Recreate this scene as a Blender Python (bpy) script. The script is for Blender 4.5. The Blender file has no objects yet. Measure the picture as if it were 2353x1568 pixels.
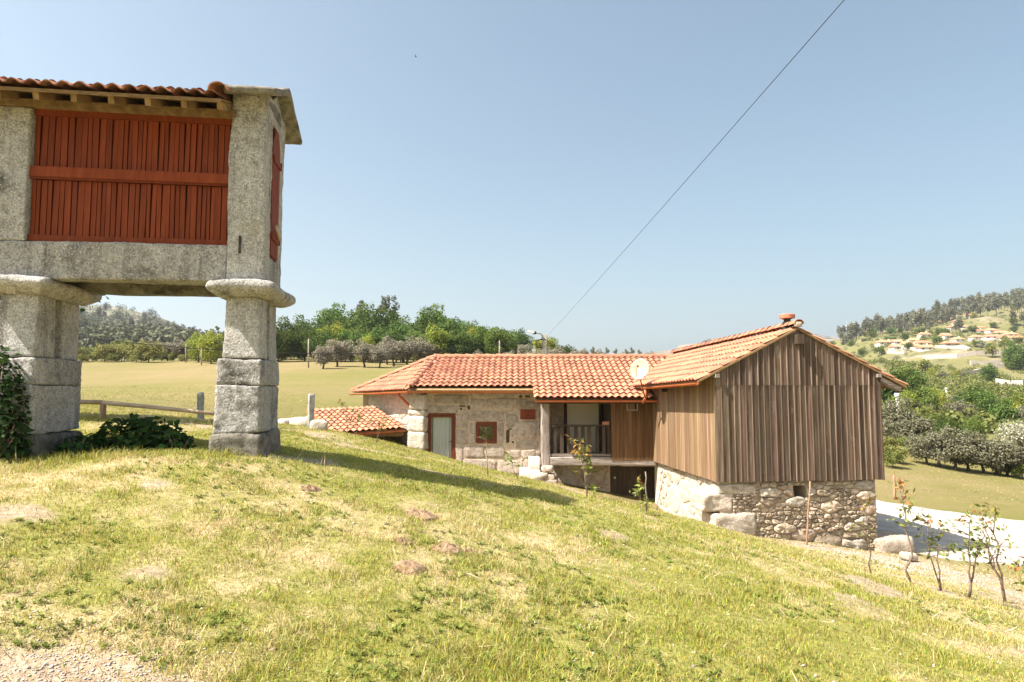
import bpy, math, random
import numpy as np
from mathutils import Vector, Matrix, Euler

random.seed(7)
RNG = np.random.default_rng(11)
scene = bpy.context.scene
COL = scene.collection

# ---------------------------------------------------------------- camera
EYE = 1.6                       # camera height above the ground at its foot
F = 1500.0                      # focal length in pixels of a 2353 x 1568 picture
PITCH = math.atan(116.0 / F)
cam_d = bpy.data.cameras.new("camera")
cam_d.sensor_width = 36.0
cam_d.lens = 36.0 * F / 2353.0
cam_d.clip_start = 0.05
cam_d.clip_end = 30000.0
cam = bpy.data.objects.new("camera", cam_d)
cam.location = (0, 0, EYE)
cam.rotation_euler = (math.pi / 2 + PITCH, 0, 0)
COL.objects.link(cam)
scene.camera = cam

# ---------------------------------------------------------------- sun, sky, exposure
SUN_EL = math.radians(53.0)
SUN_AZ = math.radians(22.0)     # how far the sun stands behind the camera's left hand
to_sun = Vector((-math.cos(SUN_EL) * math.cos(SUN_AZ), -math.cos(SUN_EL) * math.sin(SUN_AZ), math.sin(SUN_EL)))
world = bpy.data.worlds.new("World")
scene.world = world
world.use_nodes = True
wn = world.node_tree
sky = wn.nodes.new("ShaderNodeTexSky")
sky.sky_type = 'NISHITA'
sky.sun_disc = False
sky.sun_elevation = SUN_EL
sky.sun_rotation = math.atan2(to_sun.x, to_sun.y)
sky.altitude = 200
sky.air_density = 1.0
sky.dust_density = 3.4
sky.ozone_density = 1.0
tint = wn.nodes.new("ShaderNodeMix"); tint.data_type = 'RGBA'; tint.blend_type = 'MULTIPLY'; tint.inputs[0].default_value = 1.0
tint.inputs[7].default_value = (.905, .965, .865, 1)      # the photograph's warm white balance
wn.links.new(sky.outputs[0], tint.inputs[6]); wn.links.new(tint.outputs[2], wn.nodes["Background"].inputs[0])
wn.nodes["Background"].inputs[1].default_value = 0.086
sun_d = bpy.data.lights.new("sun", 'SUN')
sun_d.energy = 5.0
sun_d.angle = math.radians(0.53)
sun_d.color = (1.0, 0.945, 0.86)
sun = bpy.data.objects.new("sun", sun_d)
sun.rotation_euler = to_sun.to_track_quat('Z', 'Y').to_euler()
sun.location = (-30, -10, 40)
COL.objects.link(sun)
scene.view_settings.view_transform = 'Standard'
scene.view_settings.look = 'None'
scene.view_settings.exposure = 1.40
scene.view_settings.gamma = 1.0
scene.render.engine = 'CYCLES'
scene.cycles.use_denoising = True
scene.cycles.max_bounces = 6
scene.cycles.diffuse_bounces = 2
scene.cycles.volume_bounces = 0
scene.cycles.transparent_max_bounces = 6

# ---------------------------------------------------------------- measuring helpers
CT, ST = math.cos(PITCH), math.sin(PITCH)
def ray(px, py):
    a = (px - 1176.5) / F; b = (784.0 - py) / F
    return Vector((a, CT - b * ST, ST + b * CT))
def P(px, py, Y):
    d = ray(px, py); t = Y / d.y
    return Vector((d.x * t, Y, EYE + d.z * t))
def PP(px, py, o, n):
    d = ray(px, py); c = Vector((0, 0, EYE)); n = Vector(n)
    t = (Vector(o) - c).dot(n) / d.dot(n)
    return c + d * t

# ---------------------------------------------------------------- noise
def _h(ix, iy, iz, seed):
    h = (ix.astype(np.uint32) * np.uint32(374761393) + iy.astype(np.uint32) * np.uint32(668265263)
         + iz.astype(np.uint32) * np.uint32(2246822519) + np.uint32((seed * 3266489917) & 0xffffffff))
    h ^= h >> np.uint32(13); h *= np.uint32(1274126177); h ^= h >> np.uint32(16)
    return h.astype(np.float64) / 4294967295.0
def vnoise(p, scale=1.0, seed=0, octs=1):
    p = np.asarray(p, float) * scale
    out = 0; amp = 1; tot = 0
    for o in range(octs):
        i = np.floor(p).astype(np.int64); f = p - i; f = f * f * (3 - 2 * f)
        r = 0
        for dx in (0, 1):
            for dy in (0, 1):
                for dz in (0, 1):
                    w = (f[:, 0] if dx else 1 - f[:, 0]) * (f[:, 1] if dy else 1 - f[:, 1]) * (f[:, 2] if dz else 1 - f[:, 2])
                    r = r + w * _h(i[:, 0] + dx, i[:, 1] + dy, i[:, 2] + dz, seed + o * 17)
        out = out + amp * r; tot += amp; amp *= 0.5; p = p * 2.03 + 11.7
    return out / tot                      # 0..1
def n2(x, y, scale, seed=0, octs=3):
    x = np.atleast_1d(np.asarray(x, float)); y = np.atleast_1d(np.asarray(y, float))
    return vnoise(np.stack([x, y, np.zeros_like(x)], 1), scale, seed, octs)
def sstep(a, b, x):
    t = np.clip((np.asarray(x, float) - a) / (b - a), 0, 1); return t * t * (3 - 2 * t)

# ---------------------------------------------------------------- height of the ground
class TPS:
    def __init__(s, pts, vals, lam=1e-4):
        s.p = np.array(pts, float); n = len(pts); v = np.array(vals, float)
        K = s.k(s.p, s.p) + lam * np.eye(n)
        Q = np.hstack([np.ones((n, 1)), s.p])
        A = np.zeros((n + 3, n + 3)); A[:n, :n] = K; A[:n, n:] = Q; A[n:, :n] = Q.T
        s.w = np.linalg.solve(A, np.concatenate([v, np.zeros(3)]))
    def k(s, a, b):
        r2 = ((a[:, None, :] - b[None, :, :]) ** 2).sum(-1)
        return 0.5 * r2 * np.log(r2 + 1e-12)
    def __call__(s, q):
        q = np.asarray(q, float); out = np.empty(len(q))
        for i in range(0, len(q), 40000):
            c = q[i:i + 40000]
            out[i:i + 40000] = s.k(c, s.p) @ s.w[:-3] + s.w[-3] + c @ s.w[-2:]
        return out

near = [  # x, y, height relative to the eye
    (0, 0, -1.6), (0, -6, -1.55), (-6, -1, -1.2), (6, -1, -2.2), (-10, -6, -1.0), (9, -7, -2.4), (0, -14, -1.5), (-14, 2, -0.8), (14, 1, -3.2),
    (0, 4, -1.6), (-3, 4, -1.28), (3.8, 4.9, -2.1), (0, 8, -1.5), (-1.5, 9.5, -1.22), (-6, 5, -1.0), (-10, 8, -0.75),
    (0, 12.5, -1.72), (0, 14.5, -1.93), (.1, 17, -2.21), (.2, 19.5, -2.5), (-1.1, 13, -1.52), (1.03, 12.5, -1.89), (1.3, 16, -2.52), (3, 9, -2.1), (3.0, 14, -2.54), (8.2, 10.5, -3.42), (6.2, 8, -2.78), (12, 8, -3.7)]
for px, py, Y in [(570, 1046, 8.5), (100, 1052, 8.1), (750, 1020, 13), (900, 1062, 11.5), (465, 964, 15), (235, 956, 14), (717, 984, 17), (20, 945, 14),
                  (767, 1006, 20.8), (840, 1012, 20.3), (945, 1038, 21.7), (990, 1056, 21.9), (1070, 1086, 21.8), (1190, 1104, 21.2), (1290, 1116, 20.7),
                  (1420, 1150, 20.9), (1515, 1178, 20.6), (1600, 1205, 18.2), (1690, 1232, 16.1), (1850, 1252, 16.2), (2010, 1270, 16.6),
                  (400, 925, 24), (400, 900, 42), (700, 925, 32), (700, 890, 45), (60, 905, 36)]:
    q = P(px, py, Y); near.append((q.x, q.y, q.z - EYE))
near += [(-3, 24, -2.0), (0, 25, -2.6), (4, 25, -3.2), (7, 21, -3.7), (9.5, 22, -4.1), (6, 30, -3.4), (-2, 34, -1.4),
         (10.6, 17.2, -4.22), (13, 16, -4.26), (17, 15.2, -4.3), (24, 14, -4.3), (17.5, 21.8, -4.28), (14.6, 25.6, -4.25), (11, 28, -4.1), (12.5, 20, -4.25),
         (22, 30, -4.7), (20, 38, -4.4), (28, 36, -5.0), (14, 36, -3.6), (30, 20, -4.7), (18, 7, -4.0)]
tps_near = TPS([(a, b) for a, b, c in near], [c for a, b, c in near], 1e-3)
far = []
for px, lst in {
    -900: [(905, 30), (890, 45), (862, 75), (835, 105), (815, 170), (770, 350), (700, 700), (690, 900), (760, 1500)],
    -300: [(925, 28), (898, 45), (862, 72), (834, 100), (822, 150), (785, 330), (735, 600), (705, 850), (770, 1500)],
    60: [(925, 28), (900, 42), (862, 72), (833, 98), (824, 150), (795, 300), (750, 560), (712, 850), (790, 1500)],
    270: [(925, 28), (900, 42), (862, 72), (833, 98), (824, 150), (798, 300), (752, 560), (712, 850), (790, 1500)],
    450: [(925, 28), (897, 44), (858, 72), (832, 98), (826, 150), (812, 300), (790, 560), (768, 850), (800, 1500)],
    700: [(925, 32), (890, 47), (852, 72), (832, 95), (815, 135), (800, 200), (800, 400), (820, 900), (840, 1500)],
    950: [(940, 32), (895, 47), (852, 70), (838, 90), (818, 130), (795, 190), (800, 400), (820, 900), (840, 1500)],
    1200: [(950, 34), (900, 48), (850, 68), (830, 90), (815, 130), (810, 190), (815, 400), (830, 900), (850, 1500)],
    1420: [(1000, 34), (920, 50), (840, 75), (818, 105), (825, 160), (840, 300), (840, 600), (835, 1000), (850, 1500)],
    1650: [(1050, 34), (960, 50), (890, 80), (860, 120), (850, 200), (845, 350), (840, 700), (835, 1100), (845, 1500)],
    1850: [(1060, 33), (1000, 50), (940, 85), (895, 140), (860, 250), (840, 400), (818, 600), (812, 800), (840, 1500)],
    2060: [(1042, 36), (1005, 58), (940, 110), (885, 200), (825, 340), (783, 480), (760, 640), (765, 760), (830, 1500)],
    2200: [(1066, 38), (1025, 60), (955, 115), (893, 205), (830, 335), (785, 460), (735, 620), (722, 700), (800, 1500)],
    2353: [(1098, 37), (1055, 58), (965, 115), (900, 200), (835, 325), (790, 440), (715, 640), (688, 740), (780, 1500)],
    2900: [(1140, 36), (1080, 58), (985, 115), (905, 200), (830, 325), (775, 440), (690, 640), (640, 780), (740, 1500)]}.items():
    for py, Y in lst:
        q = P(px, py, Y); far.append((math.atan2(q.x, q.y) * 4, math.log(math.hypot(q.x, q.y)) * 1.0, (q.z - EYE) / math.hypot(q.x, q.y)))
tps_far = TPS([(a, b) for a, b, c in far], [c for a, b, c in far], 1e-3)
def H(x, y, rough=True):
    x = np.atleast_1d(np.asarray(x, float)); y = np.atleast_1d(np.asarray(y, float))
    r = np.hypot(x, y) + 1e-6
    zn = np.zeros_like(x); m = r < 62
    if m.any(): zn[m] = tps_near(np.stack([x[m], y[m]], 1))
    zf = np.zeros_like(x); m = r > 26
    if m.any():
        az = np.clip(np.arctan2(x[m], y[m]), -1.0, 0.9); rr = np.clip(r[m], 26, 1500)
        zf[m] = tps_far(np.stack([az * 4, np.log(rr)], 1)) * rr
        zf[m] = zf[m] * np.where(r[m] > 1500, np.clip(1 - (r[m] - 1500) / 3000, 0.0, 1), 1)
    w = sstep(math.log(28), math.log(58), np.log(r))
    z = zn * (1 - w) + zf * w
    if rough:
        z = z + (n2(x, y, 0.9, 3, 3) - 0.5) * 0.10 * sstep(1, 3, r) * (1 - sstep(30, 60, r))
        z = z + (n2(x, y, 5.0, 5, 2) - 0.5) * 0.035 * (1 - sstep(15, 30, r))
        z = z + (n2(x, y, 0.02, 9, 4) - 0.5) * 22 * sstep(180, 500, r)
    return z + EYE
def h1(x, y): return float(H([x], [y])[0])
_ts = np.geomspace(1.5, 1500, 700)
def G(px, py, tmin=1.5):
    d = ray(px, py)
    ts = _ts[_ts >= tmin]
    x = d.x * ts; y = d.y * ts; z = EYE + d.z * ts
    b = np.nonzero(z - H(x, y) < 0)[0]
    if len(b) == 0: return None
    i = b[0]
    if i == 0: t = ts[0]
    else:
        a0 = z[i - 1] - H(x[i - 1:i], y[i - 1:i])[0]; a1 = z[i] - H(x[i:i + 1], y[i:i + 1])[0]
        t = ts[i - 1] + (ts[i] - ts[i - 1]) * a0 / (a0 - a1)
    X, Y = d.x * t, d.y * t
    return Vector((X, Y, h1(X, Y)))

# ---------------------------------------------------------------- object helpers
WL = {}
def mk(name, verts, faces, mat=None, smooth=False):
    me = bpy.data.meshes.new(name)
    me.from_pydata([tuple(v) for v in verts], [], [tuple(f) for f in faces])
    if mat: me.materials.append(mat)
    if smooth: me.polygons.foreach_set("use_smooth", [True] * len(me.polygons))
    me.update()
    return me
def mk_np(name, verts, loops, nper, mat=None):
    """many equal polygons: verts (N,3), loops flat indices, nper corners each"""
    me = bpy.data.meshes.new(name)
    nl = len(loops); nf = nl // nper
    me.vertices.add(len(verts)); me.vertices.foreach_set("co", np.asarray(verts, np.float32).ravel())
    me.loops.add(nl); me.loops.foreach_set("vertex_index", np.asarray(loops, np.int32))
    me.polygons.add(nf); me.polygons.foreach_set("loop_start", np.arange(0, nl, nper, dtype=np.int32))
    me.update(calc_edges=True)
    if mat: me.materials.append(mat)
    return me
def ob(name, me, parent=None, loc=(0, 0, 0), rot=None, scale=None):
    o = bpy.data.objects.new(name, me)
    COL.objects.link(o)
    loc = Vector(loc)
    if parent is not None:
        o.parent = parent; o.location = loc - WL[parent.name]
    else: o.location = loc
    if rot is not None:
        if isinstance(rot, Matrix): o.rotation_euler = rot.to_euler()
        else: o.rotation_euler = rot
    if scale is not None: o.scale = scale
    WL[o.name] = loc
    return o
def tag(o, label=None, cat=None, group=None, kind=None):
    if label: o["label"] = label
    if cat: o["category"] = cat
    if group: o["group"] = group
    if kind: o["kind"] = kind
    return o
def thing(name, loc, label, cat, group=None):
    return tag(ob(name, None, None, loc), label, cat, group)
def wpart(name, verts, faces, mat, parent, smooth=False):
    """a part given in world coordinates; its own origin sits at its middle"""
    c = sum((Vector(v) for v in verts), Vector()) / len(verts)
    me = mk(name, [Vector(v) - c for v in verts], faces, mat, smooth)
    return ob(name, me, parent, c)

# ---------------------------------------------------------------- shapes
BOXF = [(0, 3, 2, 1), (4, 5, 6, 7), (0, 1, 5, 4), (1, 2, 6, 5), (2, 3, 7, 6), (3, 0, 4, 7)]
def box_pts(o, ax, ay, az, x0, x1, y0, y1, z0, z1):
    o = Vector(o); ax = Vector(ax); ay = Vector(ay); az = Vector(az)
    return [o + ax * x + ay * y + az * z for z in (z0, z1) for x, y in ((x0, y0), (x1, y0), (x1, y1), (x0, y1))]
XA, YA, ZA = Vector((1, 0, 0)), Vector((0, 1, 0)), Vector((0, 0, 1))
def wbox(name, parent, mat, o, ax, ay, x0, x1, y0, y1, z0, z1, az=ZA):
    return wpart(name, box_pts(o, ax, ay, az, x0, x1, y0, y1, z0, z1), BOXF, mat, parent)
_blk = {}
def block_mesh(dims, seg=(6, 6, 6), rnd=0.03, noise=0.012, seed=0, taper=0.0, nscale=6.0, fine=0.0):
    hx, hy, hz = (d / 2 for d in dims)
    idx = {}; vs = []; fs = []
    def vid(i, j, k):
        key = (i, j, k)
        if key not in idx:
            idx[key] = len(vs); vs.append((i / seg[0] * 2 - 1, j / seg[1] * 2 - 1, k / seg[2] * 2 - 1))
        return idx[key]
    for a, b, c in ((0, 1, 2), (1, 2, 0), (2, 0, 1)):
        for side in (0, seg[c]):
            for i in range(seg[a]):
                for j in range(seg[b]):
                    q = []
                    for di, dj in ((0, 0), (1, 0), (1, 1), (0, 1)):
                        t = [0, 0, 0]; t[a] = i + di; t[b] = j + dj; t[c] = side; q.append(vid(*t))
                    fs.append(q if side else q[::-1])
    v = np.array(vs)
    v = np.sign(v) * (1 - (1 - np.abs(v)) ** 1.25)
    v = v * np.array([hx, hy, hz])
    hh = np.array([hx, hy, hz]); r = min(rnd, hx * .9, hy * .9, hz * .9)
    q = np.clip(v, -(hh - r), hh - r); d = v - q; L = np.linalg.norm(d, axis=1, keepdims=True); L[L == 0] = 1
    v = q + d / L * r
    if taper: v[:, :2] *= (1 - taper * (v[:, 2:3] / hz + 1) / 2)
    if fine:
        nv = vnoise(v + seed * 1.7, 26.0, seed + 40, 2) - .5; dd = v / hh; dd = dd * (np.abs(dd) >= np.abs(dd).max(1, keepdims=True) * .96); dd /= np.linalg.norm(dd, axis=1, keepdims=True) + 1e-9
        v = v + dd * (nv * 2 * fine)[:, None]
    for ax in range(3):
        v[:, ax] += (vnoise(v + seed * 3.3 + ax * 50, nscale, seed + ax, 3) - .5) * 2 * noise
        v[:, ax] += (vnoise(v + seed * 7.3 + ax * 50, nscale * .3, seed + ax + 5, 1) - .5) * 2 * noise * 1.4
    return v, fs
def block(name, parent, mat, c, dims, rotz=0.0, smooth=True, rot=None, **k):
    v, f = block_mesh(dims, **k)
    me = mk(name, v, f, mat, smooth)
    return ob(name, me, parent, c, rot if rot is not None else (0, 0, rotz))
def tube_vf(pts, rad, n=8, cap=True):
    pts = [Vector(p) for p in pts]; m = len(pts)
    rad = [rad] * m if not hasattr(rad, '__len__') else rad
    vs = []; fs = []
    t0 = (pts[1] - pts[0]).normalized()
    up = Vector((0, 0, 1)) if abs(t0.z) < .9 else Vector((1, 0, 0))
    a = t0.cross(up).normalized()
    for i in range(m):
        t = (pts[min(i + 1, m - 1)] - pts[max(i - 1, 0)]).normalized()
        a = (a - t * a.dot(t)).normalized(); b = t.cross(a)
        for j in range(n):
            w = 2 * math.pi * j / n
            vs.append(pts[i] + (a * math.cos(w) + b * math.sin(w)) * rad[i])
    for i in range(m - 1):
        for j in range(n):
            fs.append((i * n + j, i * n + (j + 1) % n, (i + 1) * n + (j + 1) % n, (i + 1) * n + j))
    if cap: fs.append(tuple(range(n))[::-1]); fs.append(tuple(range((m - 1) * n, m * n)))
    return vs, fs
def tube(name, parent, mat, pts, rad, n=8, cap=True):
    v, f = tube_vf(pts, rad, n, cap)
    return wpart(name, v, f, mat, parent, True)
def plank(name, parent, mat, o, u, n, poly, t0, t1, tilt=0.0):
    """a board: polygon (along u, up z), from n-offset t0 to t1; tilt pushes the first edge out"""
    o = Vector(o); u = Vector(u); n = Vector(n)
    u0 = min(p[0] for p in poly); u1 = max(p[0] for p in poly)
    vs = []
    for base in (t0, t1):
        for a, z in poly:
            vs.append(o + u * a + ZA * z + n * (base + tilt * (u1 - a) / max(u1 - u0, 1e-6)))
    m = len(poly)
    fs = [tuple(range(m))[::-1], tuple(range(m, 2 * m))] + [(i, (i + 1) % m, m + (i + 1) % m, m + i) for i in range(m)]
    # keep outward normals
    if (vs[1] - vs[0]).cross(vs[2] - vs[1]).dot(n) < 0: fs = [f[::-1] for f in fs]
    return wpart(name, vs, fs, mat, parent)
def chaikin(poly, it=1, q=.25):
    for _ in range(it):
        out = []
        for i in range(len(poly)):
            a, b = poly[i], poly[(i + 1) % len(poly)]
            out.append((a[0] * (1 - q) + b[0] * q, a[1] * (1 - q) + b[1] * q)); out.append((a[0] * q + b[0] * (1 - q), a[1] * q + b[1] * (1 - q)))
        poly = out
    return poly
def stone(parent, mat, o, u, n, poly, depth, rough=.3, back=.03, name="stone", it=1):
    o = Vector(o); u = Vector(u); n = Vector(n)
    area = sum(poly[i][0] * poly[(i + 1) % len(poly)][1] - poly[(i + 1) % len(poly)][0] * poly[i][1] for i in range(len(poly)))
    if area < 0: poly = poly[::-1]
    if it:
        q_ = []
        for i in range(len(poly)):
            a, b = poly[i], poly[(i + 1) % len(poly)]; L = math.hypot(b[0] - a[0], b[1] - a[1]); j = .07 * L
            q_.append(a); q_.append(((a[0] + b[0]) / 2 + random.uniform(-j, j), (a[1] + b[1]) / 2 + random.uniform(-j, j)))
        poly = q_ if len(poly) < 8 else poly
        poly = chaikin(poly, 1, .2)
    while len(poly) > 20: poly = poly[::2]
    cx = sum(p[0] for p in poly) / len(poly); cz = sum(p[1] for p in poly) / len(poly)
    m = len(poly); vs = []
    for k, (sc, dp) in enumerate(((1.0, -back), (.985, depth * .5), (.91, depth * .92), (.55, depth))):
        for a, z in poly:
            j = random.uniform(-rough, rough) * depth if k > 1 else 0
            s2 = sc + (random.uniform(-.03, .03) if k else 0)
            vs.append(o + u * (cx + (a - cx) * s2) + ZA * (cz + (z - cz) * s2) + n * (dp + j))
    vs.append(o + u * cx + ZA * cz + n * depth * random.uniform(.9, 1.15))
    fs = []
    for k in range(3):
        for i in range(m):
            fs.append((k * m + i, k * m + (i + 1) % m, (k + 1) * m + (i + 1) % m, (k + 1) * m + i))
    for i in range(m): fs.append((3 * m + i, 3 * m + (i + 1) % m, 4 * m))
    if u.cross(ZA).dot(n) < 0: fs = [f[::-1] for f in fs]
    return wpart(name, vs, fs, mat, parent, True)
def clip_poly(poly, a, b, c):
    """keep a*x+b*y<=c"""
    out = []
    for i in range(len(poly)):
        p, q = poly[i], poly[(i + 1) % len(poly)]
        dp = a * p[0] + b * p[1] - c; dq = a * q[0] + b * q[1] - c
        if dp <= 0: out.append(p)
        if dp * dq < 0:
            t = dp / (dp - dq); out.append((p[0] + (q[0] - p[0]) * t, p[1] + (q[1] - p[1]) * t))
    return out
def inpoly(x, y, poly):
    r = False
    for i in range(len(poly)):
        (x1, y1), (x2, y2) = poly[i], poly[i - 1]
        if (y1 > y) != (y2 > y) and x < (x2 - x1) * (y - y1) / (y2 - y1) + x1: r = not r
    return r
def rubble(region, wmean, hmean, rnd, big=()):
    """irregular stones filling a (u,z) polygon: Voronoi cells of jittered courses; big = [(u,z,scale)]"""
    us = [p[0] for p in region]; zs = [p[1] for p in region]
    seeds = []
    z = min(zs) ; row = 0
    while z < max(zs) + hmean:
        hh = hmean * rnd.uniform(.65, 1.35)
        x = min(us) - wmean * rnd.random()
        while x < max(us) + wmean:
            ww = wmean * rnd.uniform(.5, 1.6); x += ww
            seeds.append((x - ww / 2, z + hh / 2 + rnd.uniform(-.25, .25) * hh, 1.0))
        z += hh
    seeds = [s for s in seeds if all(((s[0] - b[0]) / (wmean * b[2])) ** 2 + ((s[1] - b[1]) / (hmean * b[2])) ** 2 > 1 for b in big)]
    seeds += [(b[0], b[1], b[2]) for b in big]
    asp = wmean / hmean; cells = []
    for i, s in enumerate(seeds):
        poly = list(region)
        for j, t in enumerate(seeds):
            if i == j: continue
            dx = (t[0] - s[0]) / asp; dz = t[1] - s[1]; d2 = dx * dx + dz * dz
            if d2 > (hmean * 4) ** 2 * max(s[2], t[2]) ** 2: continue
            f = s[2] / (s[2] + t[2])
            a = dx / asp; b = dz
            mx = s[0] + (t[0] - s[0]) * f; mz = s[1] + dz * f
            poly = clip_poly(poly, a, b, a * mx + b * mz)
            if len(poly) < 3: break
        if len(poly) >= 3:
            A = abs(sum(poly[k][0] * poly[(k + 1) % len(poly)][1] - poly[(k + 1) % len(poly)][0] * poly[k][1] for k in range(len(poly)))) / 2
            if A > wmean * hmean * .06: cells.append((poly, A))
    return cells
def shrink(poly, g):
    cx = sum(p[0] for p in poly) / len(poly); cz = sum(p[1] for p in poly) / len(poly)
    out = []
    for a, z in poly:
        d = math.hypot(a - cx, z - cz) + 1e-6; s = max(.3, 1 - g / d); out.append((cx + (a - cx) * s, cz + (z - cz) * s))
    return out

# ---------------------------------------------------------------- materials
def rgb(*c): return (c[0], c[1], c[2], 1.0)
class NT:
    def __init__(s, name):
        s.m = bpy.data.materials.new(name); s.m.use_nodes = True
        s.t = s.m.node_tree; s.b = s.t.nodes["Principled BSDF"]; s.out = s.t.nodes["Material Output"]
    def n(s, typ, **k):
        x = s.t.nodes.new(typ)
        for a, v in k.items(): setattr(x, a, v)
        return x
    def l(s, a, b): s.t.links.new(a, b)
    def noise(s, vec, scale, detail=4, rough=.6, dist=0.0):
        x = s.n("ShaderNodeTexNoise"); x.inputs["Scale"].default_value = scale; x.inputs["Detail"].default_value = detail
        x.inputs["Roughness"].default_value = rough; x.inputs["Distortion"].default_value = dist
        if vec is not None: s.l(vec, x.inputs["Vector"])
        return x.outputs["Fac"]
    def ramp(s, fac, stops):
        x = s.n("ShaderNodeValToRGB"); e = x.color_ramp.elements
        while len(e) < len(stops): e.new(.5)
        for i, (p, c) in enumerate(stops): e[i].position = p; e[i].color = rgb(*c)
        s.l(fac, x.inputs[0]); return x.outputs[0]
    def mix(s, fac, a, b, mode='MIX'):
        x = s.n("ShaderNodeMix", data_type='RGBA', blend_type=mode)
        for sock, v in ((x.inputs[0], fac), (x.inputs[6], a), (x.inputs[7], b)):
            if hasattr(v, 'is_output'): s.l(v, sock)
            elif isinstance(v, tuple): sock.default_value = rgb(*v)
            else: sock.default_value = v
        return x.outputs[2]
    def math(s, op, a, b=0.0, clamp=False):
        x = s.n("ShaderNodeMath", operation=op, use_clamp=clamp)
        for sock, v in ((x.inputs[0], a), (x.inputs[1], b)):
            if hasattr(v, 'is_output'): s.l(v, sock)
            else: sock.default_value = v
        return x.outputs[0]
    def mapr(s, v, a, b, c, d):
        x = s.n("ShaderNodeMapRange"); s.l(v, x.inputs[0])
        for i, q in enumerate((a, b, c, d)): x.inputs[i + 1].default_value = q
        return x.outputs[0]
    def hsv(s, col, h=None, sa=None, v=None):
        x = s.n("ShaderNodeHueSaturation"); s.l(col, x.inputs["Color"])
        for nm, q in (("Hue", h), ("Saturation", sa), ("Value", v)):
            if q is None: continue
            if hasattr(q, 'is_output'): s.l(q, x.inputs[nm])
            else: x.inputs[nm].default_value = q
        return x.outputs[0]
def surf(name, stops, scale=4.0, stretch=(1, 1, 1), bump=.3, bscale=None, rough=.85, objvar=.25, huevar=.0, spots=None, fine=None, coord='Object', isl=False, bdist=.01, detail=5, stripes=None):
    """noise-coloured rough material. stops: colour ramp; spots: (colour, scale, lo, hi) patches; fine: (colour, scale, lo, hi) speckle"""
    k = NT(name)
    tc = k.n("ShaderNodeTexCoord"); oi = k.n("ShaderNodeObjectInfo")
    rnd = oi.outputs["Random"]
    if isl:
        g = k.n("ShaderNodeNewGeometry"); rnd = k.math('FRACT', k.math('ADD', rnd, g.outputs["Random Per Island"]))
    off = k.n("ShaderNodeVectorMath", operation='SCALE'); off.inputs[0].default_value = (31.0, 17.0, 23.0); k.l(rnd, off.inputs["Scale"])
    add = k.n("ShaderNodeVectorMath", operation='ADD'); k.l(tc.outputs[coord], add.inputs[0]); k.l(off.outputs[0], add.inputs[1])
    vec = add.outputs[0]
    mp = k.n("ShaderNodeMapping"); mp.inputs["Scale"].default_value = stretch; k.l(vec, mp.inputs["Vector"]); sv = mp.outputs[0]
    nz = k.noise(sv, scale, detail)
    col = k.ramp(nz, stops)
    if spots:
        for c, sc, lo, hi in spots:
            col = k.mix(k.mapr(k.noise(vec, sc, 6, .65), lo, hi, 0, 1), col, c)
    if stripes:
        m2 = k.n("ShaderNodeMapping"); m2.inputs["Scale"].default_value = (4, 4, .35); k.l(vec, m2.inputs["Vector"])
        for c, sc, lo, hi in stripes: col = k.mix(k.mapr(k.noise(m2.outputs[0], sc, 6, .7), lo, hi, 0, .8), col, c)
    if fine:
        for c, sc, lo, hi in fine:
            col = k.mix(k.mapr(k.noise(sv, sc, 2, .5), lo, hi, 0, 1), col, c)
    if objvar or huevar:
        v = k.mapr(rnd, 0, 1, 1 - objvar, 1 + objvar) if objvar else None
        r2 = k.math('FRACT', k.math('MULTIPLY', rnd, 7.31))
        h = k.mapr(r2, 0, 1, .5 - huevar, .5 + huevar) if huevar else None
        col = k.hsv(col, h, None, v)
    k.l(col, k.b.inputs["Base Color"])
    k.b.inputs["Roughness"].default_value = rough
    k.b.inputs["Specular IOR Level"].default_value = .25
    if bump:
        bp = k.n("ShaderNodeBump"); bp.inputs["Strength"].default_value = bump; bp.inputs["Distance"].default_value = bdist
        hsum = k.math('ADD', k.noise(sv, bscale or scale * 4, 6, .7), nz)
        k.l(hsum, bp.inputs["Height"]); k.l(bp.outputs[0], k.b.inputs["Normal"])
    return k.m
def leafmat(name, c1, c2, objvar=.25, huevar=.02, trans=.35, rough=.6, islv=.35):
    k = NT(name)
    g = k.n("ShaderNodeNewGeometry"); oi = k.n("ShaderNodeObjectInfo")
    col = k.mix(g.outputs["Random Per Island"], c1, c2)
    r2 = k.math('FRACT', k.math('MULTIPLY', oi.outputs["Random"], 7.31))
    r3 = k.math('FRACT', k.math('MULTIPLY', g.outputs["Random Per Island"], 13.7))
    v = k.math('MULTIPLY', k.mapr(oi.outputs["Random"], 0, 1, 1 - objvar, 1 + objvar), k.mapr(r3, 0, 1, 1 - islv, 1 + islv))
    col = k.hsv(col, k.mapr(r2, 0, 1, .5 - huevar, .5 + huevar), None, v)
    k.l(col, k.b.inputs["Base Color"]); k.b.inputs["Roughness"].default_value = max(rough, .7); k.b.inputs["Specular IOR Level"].default_value = .12
    tr = k.n("ShaderNodeBsdfTranslucent"); k.l(col, tr.inputs[0])
    mx = k.n("ShaderNodeMixShader"); mx.inputs[0].default_value = trans
    k.l(k.b.outputs[0], mx.inputs[1]); k.l(tr.outputs[0], mx.inputs[2]); k.l(mx.outputs[0], k.out.inputs[0])
    return k.m
M = {}
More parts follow.
